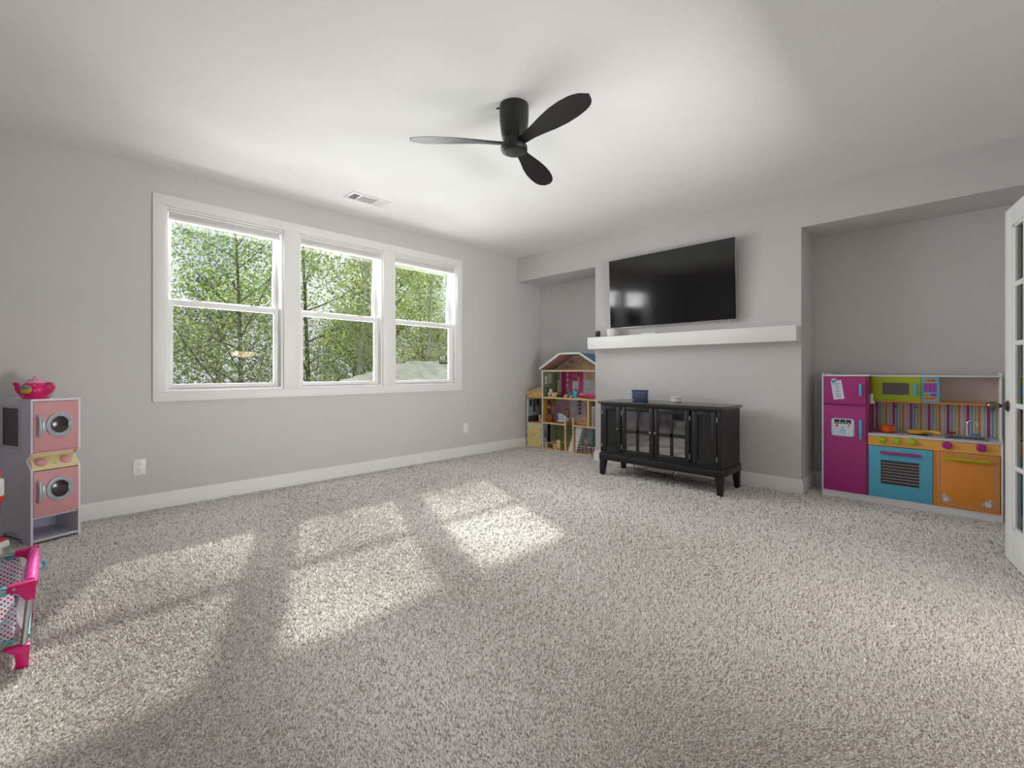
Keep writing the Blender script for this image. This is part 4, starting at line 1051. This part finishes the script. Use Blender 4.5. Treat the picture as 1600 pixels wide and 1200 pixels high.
for q_, (xk, s_) in enumerate(((.112, .010), (.124, -.014))):
    M_ = Matrix.Translation(Vector((xk, .034, .521))+Vector((0, .667, .745))*s_) @ cdir.to_track_quat('Z', 'Y').to_matrix().to_4x4()
    MB().lathe([(.0065, .0002), (.0065, .0016), (.0085, .0016), (.0085, .0002)], 16, M_, closed=False).build('dial_print', mat('print_taupe', (120, 96, 80), .6), ws)
m = MB()
m.box(-.004, .0, .1551, .3799, .600, .622, .001).box(-.004, 0, .1551, .3799, .868, .890, .001).box(-.004, 0, .135, .155, .60, .89, .001).box(-.004, 0, .38, .40, .60, .89, .001)
sf = m.build('screen_frame', SILVERP, ws)
MB().box(-.002, .0, .155, .38, .622, .868).build('dark_screen', mat('toy_screen', (14, 14, 15), .35), sf)
for y_, z_ in ((.24, .42), (.36, .34), (.20, .22), (.16, .91), (.16, .585)):
    MB().cyl((-.0012, y_, z_), .0032, .0012, 'x', 10).build('screw', mat('screw_dark', (70, 66, 72), .5), ws)

# teapot on the tower
TC = Vector((LX, LY, 0)) + Matrix.Rotation(wa, 3, 'Z') @ Vector((.055, .155, WH)) + Vector((.024, .022, 0))
tp = thing('toy_teapot', 'hot pink toy teapot with pale lid on top of the toy laundry tower', 'toy teapot', TC, math.radians(44.7)); tp.scale = (1.12, 1.12, 1.12)
HP = mat('teapot_pink', (226, 30, 122), .28, var=.02); LP = mat('teapot_lid_pink', (238, 170, 196), .35)
# local x is to the right as seen from the middle of the room
MB().lathe([(.056, 0), (.060, .006), (.052, .014), (.058, .030), (.064, .050), (.062, .068), (.050, .086), (.040, .092), (0, .092)], 32).build('body', HP, tp)
MB().lathe([(.043, .090), (.044, .096), (.036, .104), (.018, .111), (.010, .114), (.013, .122), (.010, .129), (0, .131)], 28).build('lid', LP, tp)
MB().tube([(-.050, 0, .024), (-.075, 0, .030), (-.098, 0, .052), (-.108, 0, .078), (-.122, 0, .086)], [.024, .021, .017, .014, .011], 14).build('spout', HP, tp)
MB().tube([(.055, 0, .072), (.072, 0, .088), (.094, 0, .086), (.104, 0, .066), (.094, 0, .044), (.074, 0, .032), (.058, 0, .032)], [.008, .009, .010, .010, .010, .009, .008], 12).build('handle', mat('teapot_handle', (226, 70, 120), .3), tp)
MB().ball((.006, -.0575, .054), .032, .010, .024).build('badge', mat('badge_lime', (206, 190, 40), .4), tp)
MB().ball((.006, -.0595, .062), .028, .009, .013).build('badge_sky', mat('badge_blue', (90, 150, 180), .4), tp)
for x_ in (-.006, .010): MB().ball((x_, -.030, .1085), .003).build('lid_dot', DARK, tp)
for (x_, z_) in ((-.034, .078), (.044, .046), (.040, .078)): MB().ball((x_, -.050 if x_ < 0 else -.046, z_), .007, .004, .003).build('body_mark', LP, tp)

# ================================================================== DOLL PLAYPEN
pp = thing('doll_playpen', 'white polka dot doll playpen with hot pink corners and silver legs', 'doll playpen', (-2.72, -.42, 0))
HPK = mat('playpen_pink', (222, 20, 120), .32, var=.03); SATIN = mat('playpen_sleeve', (238, 60, 170), .35, var=.08, vscale=25, bump=.3, bscale=30); TEALT = mat('playpen_teal', (92, 178, 194), .5)
def dots():
    m = bpy.data.materials.new('polka_dot_fabric'); m.use_nodes = True
    n = m.node_tree; b = n.nodes['Principled BSDF']; b.inputs['Roughness'].default_value = .75
    t = n.nodes.new('ShaderNodeTexCoord'); sp = n.nodes.new('ShaderNodeSeparateXYZ'); n.links.new(t.outputs['Object'], sp.inputs[0])
    ad = n.nodes.new('ShaderNodeMath'); ad.operation = 'ADD'; n.links.new(sp.outputs[0], ad.inputs[0]); n.links.new(sp.outputs[1], ad.inputs[1])
    cb_ = n.nodes.new('ShaderNodeCombineXYZ'); n.links.new(ad.outputs[0], cb_.inputs[0]); n.links.new(sp.outputs[2], cb_.inputs[1])
    mp = n.nodes.new('ShaderNodeMapping'); mp.inputs['Rotation'].default_value = (0, 0, PI/4); n.links.new(cb_.outputs[0], mp.inputs['Vector'])
    v = n.nodes.new('ShaderNodeTexVoronoi'); v.voronoi_dimensions = '2D'; v.inputs['Scale'].default_value = 78; v.inputs['Randomness'].default_value = 0
    n.links.new(mp.outputs[0], v.inputs['Vector'])
    lt = n.nodes.new('ShaderNodeMath'); lt.operation = 'LESS_THAN'; lt.inputs[1].default_value = .27; n.links.new(v.outputs['Distance'], lt.inputs[0])
    sc = n.nodes.new('ShaderNodeSeparateColor'); n.links.new(v.outputs['Color'], sc.inputs[0])
    r = n.nodes.new('ShaderNodeValToRGB'); r.color_ramp.interpolation = 'CONSTANT'
    r.color_ramp.elements[0].color = lin((214, 40, 120))+(1,); r.color_ramp.elements[1].position = .42; r.color_ramp.elements[1].color = lin((110, 190, 200))+(1,)
    e = r.color_ramp.elements.new(.72); e.color = lin((110, 60, 120))+(1,)
    n.links.new(sc.outputs[0], r.inputs[0])
    mx = n.nodes.new('ShaderNodeMix'); mx.data_type = 'RGBA'
    n.links.new(lt.outputs[0], mx.inputs[0]); mx.inputs[6].default_value = lin((238, 232, 240))+(1,); n.links.new(r.outputs[0], mx.inputs[7])
    n.links.new(mx.outputs[2], b.inputs['Base Color'])
    return m
DOT = dots()
PX0, PX1, PY0, PY1 = -2.960, -2.490, -.80, -.062
PH = .30
for x_ in (PX0, PX1):
    for y_ in (PY0, PY1):
        sx = 1 if x_ == PX1 else -1; sy = 1 if y_ == PY1 else -1
        MB().tube([(x_, y_-sy*.022, .05), (x_, y_, PH)], .0092, 14).build('leg', SILVER, pp)
        f = MB().prism([(y_-sy*.022-.016, 0), (y_-sy*.022+.016, 0), (y_-sy*.020+.017, .055), (y_-sy*.020+.019, .088), (y_-sy*.060-.012*sy, .088), (y_-sy*.040, .06)], 'x', x_-.016, x_+.016, .003)
        f.build('foot', HPK, pp)
        c = MB().prism([(y_+sy*.016, PH+.022), (y_-sy*.058, PH+.016), (y_-sy*.062, PH-.002), (y_-sy*.03, PH-.018), (y_-sy*.012, PH-.048), (y_+sy*.012, PH-.048)], 'x', x_-.017, x_+.017, .003)
        co = c.build('corner_joint', HPK, pp)
        MB().cyl((x_+sx*.016, y_-sy*.042, PH+.006), .005, .002, 'x', 10).build('rivet', SILVER, co)
for y_ in (PY0, PY1):
    pts = [(PX0+.015+(PX1-PX0-.03)*k/14, y_, PH+.004-.003*math.sin(k*PI/14)) for k in range(15)]
    MB().tube(pts, [.017+.0035*((k*7) % 3)/2 for k in range(15)], 14).build('rail_sleeve', SATIN, pp)
for x_ in (PX0, PX1):
    MB().tube([(x_, PY0+.04, PH+.002), (x_, PY1-.04, PH+.002)], .009, 10).build('side_rail', SILVER, pp)
def cloth(name, f, nu, nv, mtl, th=.002):
    b = bmesh.new(); g = [[b.verts.new(f(i/nu, j/nv)) for j in range(nv+1)] for i in range(nu+1)]
    for i in range(nu):
        for j in range(nv): b.faces.new((g[i][j], g[i+1][j], g[i+1][j+1], g[i][j+1]))
    bmesh.ops.solidify(b, geom=b.faces[:], thickness=th)
    mb = MB(); mb.merge(b); return mb.build(name, mtl, pp, ang=60)
ZB = .105
for x_, s_ in ((PX0, -1), (PX1, 1)):
    cloth('side_cloth', lambda u, v, x_=x_, s_=s_: (x_-s_*(.004+.022*math.sin(PI*v)*math.sin(PI*u)), PY0+.05+(PY1-PY0-.098)*u+.012*math.sin(PI*v)*(-1 if u > .5 else 1)*abs(2*u-1)**3*-1, ZB+(PH-.006-ZB)*v), 30, 10, DOT)
    MB().tube([(x_-s_*.004, PY0+.04, ZB), (x_-s_*.004, PY1-.04, ZB+.006)], .006, 8).build('hem', TEALT, pp)
    MB().box(x_-.006, x_+.006, PY1-.085, PY1-.060, PH-.018, PH+.014, .003).build('loop', TEALT, pp)
    cloth('flap', lambda u, v, x_=x_, s_=s_: (x_+s_*(.010+.002*v), PY0+.10+(PY1-PY0-.20)*u, PH-.030+.042*v), 10, 3, DOT)
    MB().tube([(x_+s_*.010, PY0+.10, PH-.030), (x_+s_*.010, PY1-.09, PH-.028)], .005, 8).build('hem', TEALT, pp)
for y_, s_ in ((PY0, -1), (PY1, 1)):
    cloth('end_cloth', lambda u, v, y_=y_, s_=s_: (PX0+.03+(PX1-PX0-.06)*u, y_-s_*(.010+.030*math.sin(PI*v)), ZB+(PH-.01-ZB)*v), 16, 10, DOT)
    MB().tube([(PX0+.03, y_-s_*.008, ZB), (PX1-.03, y_-s_*.008, ZB)], .005, 8).build('hem', TEALT, pp)
cloth('mattress', lambda u, v: (PX0+.03+(PX1-PX0-.06)*u, PY0+.03+(PY1-PY0-.06)*v, ZB+.012-.006*math.sin(PI*u)), 8, 8, DOT, .01)
MB().tube([(PX1-.02, PY1-.10, .095), (PX1-.02, PY1-.03, .060)], .007, 8).tube([(PX0+.02, PY1-.10, .095), (PX0+.02, PY1-.03, .060)], .007, 8).build('brace', SILVER, pp)
MB().tube([(PX0+.17, PY1+.016, PH-.03), (PX0+.17, PY1+.030, PH-.032), (PX0+.17, PY1+.036, PH-.018), (PX0+.17, PY1+.030, PH-.004)], .006, 8).build('hook', TEALT, pp)

# ================================================================== RED AND WHITE TOY at the frame's edge
rt = thing('red_white_toy', 'red and white plastic toy mostly cut off by the left picture edge', 'toy', (-3.905, -.344, 0), math.radians(44.7))  # kind of toy unknown; body guessed from the strip in view
RED = mat('toy_red', (226, 40, 44), .3)
RO = .118
MB().box(-.20, RO-.01, -.09, .09, 0, .105, .01).build('base', WHITEP, rt)
MB().box(-.22, RO+.018, -.10, .10, .105, .142, .008).build('tray', WHITEP, rt)
MB().box(-.20, RO+.010, -.09, .09, .142, .156, .004).build('tray_liner', RED, rt)
MB().box(-.20, RO-.018, -.075, .075, .156, .36, .01).build('column', mat('toy_charcoal', (54, 52, 58), .5), rt)
for z_ in (.235, .295): MB().cyl((-.02, -.085, z_), .028, .02, 'y', 20).cyl((RO-.02, -.03, z_), .026, .02, 'x', 20).build('knob', BLACKP, rt)
MB().box(-.20, RO-.002, -.09, .09, .355, .395, .012).build('red_band', RED, rt)
MB().box(-.20, RO+.002, -.09, .09, .395, .500, .012).build('cab', WHITEP, rt)
MB().box(-.16, RO+.003, -.06, .06, .415, .482, .004).build('cab_window', mat('toy_window_navy', (50, 56, 92), .2), rt)
MB().box(-.20, RO-.008, -.085, .085, .500, .548, .014).build('red_roof', RED, rt)

# ================================================================== OUTSIDE
GZ0 = -3.2
GRASS = mat('grass_ground', (92, 104, 52), .95, var=.35, vscale=.6, bump=.4, bscale=20)
gm = MB(); gm.box(-75, -5.2, -50, 75, GZ0-.1, GZ0)
struct(gm.build('ground', GRASS, smooth=False))
# neighbouring roof with shingle courses
rf = thing('shingle_roof', 'pale tan shingle roof seen low through the two right windows', 'roof', (-9.0, 7.5, 1.0))
SHG = mat('sunlit_shingle', (242, 234, 212), .9, var=.2, vscale=5, bump=.3, bscale=40); EAVE = mat('eave_paint', (190, 186, 176), .7)
sl = .45; nrow = 18; ex = .14
ridge_x, ridge_z = -9.0, 1.30
def rake_y(xx): return 5.67-1.95/.87*(xx-ridge_x)          # left edge of the slope
for k in range(nrow):
    xa, xb = ridge_x+k*ex, ridge_x+(k+1)*ex+.03
    za, zb = ridge_z-sl*(xa-ridge_x)+.0, ridge_z-sl*(xb-ridge_x)+.044
    y0 = max(rake_y((xa+xb)/2), -2.0)
    b = bmesh.new()
    P_ = [(xa, max(rake_y(xa), -2), za), (xb, max(rake_y(xb), -2), zb), (xb, 12, zb), (xa, 12, za)]
    vt_ = [b.verts.new(p) for p in P_]; vb_ = [b.verts.new((p[0], p[1], p[2]-.040)) for p in P_]
    b.faces.new(vt_); b.faces.new(vb_[::-1])
    for i in range(4): b.faces.new((vt_[i], vb_[i], vb_[(i+1) % 4], vt_[(i+1) % 4]))
    bmesh.ops.recalc_face_normals(b, faces=b.faces)
    mb = MB(); mb.merge(b); mb.build('shingle_course', SHG, rf, smooth=False)
xe = ridge_x+nrow*ex; ze = ridge_z-sl*nrow*ex
MB().prism([(ridge_x-2.5, ridge_z-sl*2.5), (ridge_x, ridge_z), (ridge_x, ridge_z-.12), (ridge_x-2.5, ridge_z-sl*2.5-.12)], 'y', 5.67, 12).build('rear_slope', SHG, rf, smooth=False)
MB().tube([(ridge_x, 5.65, ridge_z+.01), (ridge_x, 12, ridge_z+.01)], .035, 6).build('ridge_cap', SHG, rf)
MB().box(-9.05, -8.85, 6.55, 7.6, 1.28, 1.335).build('ridge_vent', mat('vent_dark', (70, 62, 54), .8), rf)
MB().box(-10.9, -6.9, 6.0, 11.8, GZ0, .2).build('house_wall', EAVE, rf, smooth=False)

def tree_meshes(seed, h, cb0, cr_, tr, nleaf, lsize, lean=0.):
    rnd = random.Random(seed); rng = np.random.default_rng(seed)
    mb = MB(); tips = []
    top = Vector((lean*h, rnd.uniform(-.3, .3), h*.93))
    tk = []
    for i in range(9):
        t_ = i/8
        tk.append(Vector((top.x*t_+.12*math.sin(3*t_+seed), top.y*t_+.12*math.cos(4*t_+seed), top.z*t_)))
    mb.tube(tk, [tr*(1-.85*i/8) for i in range(9)], 8)
    nb = 22
    for k in range(nb):
        t_ = cb0+(1-cb0)*(k/nb)**.9
        f = t_*8; i = min(7, int(f)); p = tk[i].lerp(tk[i+1], f-i)
        az = k*2.4+rnd.uniform(-.4, .4); el = rnd.uniform(.25, .9)
        L = cr_*(1.05-.75*((t_-cb0)/(1-cb0))**1.3)*rnd.uniform(.75, 1.15)
        d = Vector((math.cos(az)*math.cos(el), math.sin(az)*math.cos(el), math.sin(el)))
        q = [p+d*L*s+Vector((0, 0, .12*L*s*s)) for s in (0, .33, .66, 1)]
        r0 = tr*.38*(1-.6*t_)
        mb.tube(q, [r0, r0*.7, r0*.45, r0*.2], 5)
        for s in (.35, .55, .75, .9, 1.0): tips.append((p+d*L*s+Vector((0, 0, .12*L*s*s)), .25+.22*s))
        for _ in range(3):
            s0 = rnd.uniform(.3, .85); b0 = p+d*L*s0
            d2 = (d+Vector((rnd.uniform(-.9, .9), rnd.uniform(-.9, .9), rnd.uniform(-.2, .7)))).normalized()
            L2 = L*rnd.uniform(.25, .5)
            mb.tube([b0, b0+d2*L2*.5, b0+d2*L2], [r0*.35, r0*.25, r0*.1], 4)
            tips.append((b0+d2*L2*.6, .35)); tips.append((b0+d2*L2, .4))
    # leaves
    T_ = np.array([[*p, s] for p, s in tips])
    idx = rng.integers(0, len(T_), nleaf)
    c = T_[idx, :3]+rng.normal(0, 1, (nleaf, 3))*T_[idx, 3:4]*np.array([.95, .95, .75])
    c = c[c[:, 2] > .3]; n = len(c)
    a = rng.normal(0, 1, (n, 3)); a[:, 2] *= .6; a /= np.linalg.norm(a, axis=1)[:, None]
    b_ = rng.normal(0, 1, (n, 3)); b_ -= (b_*a).sum(1)[:, None]*a; b_ /= np.linalg.norm(b_, axis=1)[:, None]
    s = rng.uniform(.6, 1.25, (n, 1))*lsize
    nn = np.cross(a, b_)
    V = np.stack([c-a*s*.5, c+b_*s*.33+nn*s*.08, c+a*s*.5, c-b_*s*.33+nn*s*.08], 1).reshape(-1, 3)
    me = bpy.data.meshes.new('foliage')
    me.vertices.add(n*4); me.vertices.foreach_set('co', V.reshape(-1))
    me.loops.add(n*4); me.loops.foreach_set('vertex_index', np.arange(n*4, dtype=np.int32))
    me.polygons.add(n); me.polygons.foreach_set('loop_start', np.arange(0, n*4, 4, dtype=np.int32)); me.polygons.foreach_set('loop_total', np.full(n, 4, dtype=np.int32))
    me.update(calc_edges=True)
    bk = bpy.data.meshes.new('trunk'); mb.bm.to_mesh(bk); mb.bm.free()
    for p in bk.polygons: p.use_smooth = True
    return bk, me
LEAF_G = random_island('leaf_green', [(112, 136, 69), (165, 187, 112), (200, 217, 141), (136, 161, 84), (228, 236, 163)], .6, .5)
LEAF_Y = random_island('leaf_yellow_green', [(168, 182, 86), (217, 218, 115), (192, 202, 100), (241, 238, 141)], .6, .5)
LEAF_D = random_island('leaf_dark_green', [(79, 89, 46), (111, 124, 64), (133, 143, 80), (93, 104, 54)], .6, .5)
BARK = mat('bark_brown', (104, 90, 74), .9, var=.3, vscale=6, bump=.6, bscale=25); BARKP = mat('bark_pale', (196, 186, 168), .85, var=.25, vscale=5, bump=.4, bscale=25)
def make_tree(name, label, seed, loc, h, cb0, cr_, tr, nleaf, lsize, leaf, bark, lean=0., group='woodland trees beyond the windows'):
    bk, me = tree_meshes(seed, h, cb0, cr_, tr, nleaf, lsize, lean)
    bk.materials.append(bark); me.materials.append(leaf)
    t_ = thing(name, label, 'tree', loc, group=group)
    a = bpy.data.objects.new('trunk', bk); COL.objects.link(a); a.parent = t_
    b = bpy.data.objects.new('foliage', me); COL.objects.link(b); b.parent = t_; b['kind'] = 'stuff'
    return t_
def copy_tree(src, loc, rz, sc, label):
    r = src.copy(); COL.objects.link(r); r.location = loc; r.rotation_euler = (0, 0, rz); r.scale = (sc, sc, sc); r['label'] = label
    for ch in src.children:
        c = ch.copy(); COL.objects.link(c); c.parent = r
    return r
LG = 'leafy green woodland tree with brown trunk beyond the windows'
tA = make_tree('woodland_tree', LG, 11, (-14.2, 3.55, GZ0), 10.2, .25, 3.0, .10, 10500, .10, LEAF_G, BARK)
tB = make_tree('woodland_tree', LG, 12, (-15.5, 5.9, GZ0), 10.6, .22, 3.1, .12, 10500, .10, LEAF_G, BARK)
tC = make_tree('yellowing_tree', 'tree with yellow green leaves outside the middle window', 13, (-15.0, 8.3, GZ0), 10.8, .30, 2.5, .15, 6500, .105, LEAF_Y, BARK)
tD = make_tree('understory_tree', 'low dark green tree filling the woods behind the windows', 14, (-19.5, 4.5, GZ0), 8.2, .10, 3.4, .14, 9500, .12, LEAF_D, BARK, group='low dark trees of the woods')
tE = make_tree('pale_trunk_tree', 'tree with twin pale trunk outside the left half of the middle window', 15, (-12.3, 6.05, GZ0), 9.3, .45, 1.9, .10, 3200, .10, LEAF_G, BARKP, .02)
tF = make_tree('bare_branch_tree', 'tree with pale arching branches outside the rightmost window', 16, (-12.6, 8.6, GZ0), 9.6, .34, 3.0, .11, 4200, .10, LEAF_G, BARKP, .05)
tG = make_tree('brown_trunk_tree', 'slim tree with straight brown trunk in the middle window', 17, (-13.6, 7.55, GZ0), 10.0, .50, 2.0, .13, 4200, .10, LEAF_G, BARK)
LD = 'low dark green tree filling the woods behind the windows'
rr = random.Random(5)
for (x_, y_, s_) in ((-17.5, 1.0, 1.0), (-17.8, 12.0, .95), (-15.8, .2, .85), (-21.5, 19.0, 1.15)):
    copy_tree(rr.choice((tA, tB)), (x_, y_, GZ0), rr.uniform(0, 6), s_, LG)
for (x_, y_, s_) in ((-20.5, 9.8, .85), (-22.0, 16.0, .9), (-27, 13.0, 1.0), (-27, 21.5, 1.1), (-24, .6, .95)):
    copy_tree(tD, (x_, y_, GZ0), rr.uniform(0, 6), s_, LD)

for o in bpy.data.objects:
    if '_local' in o: del o['_local']
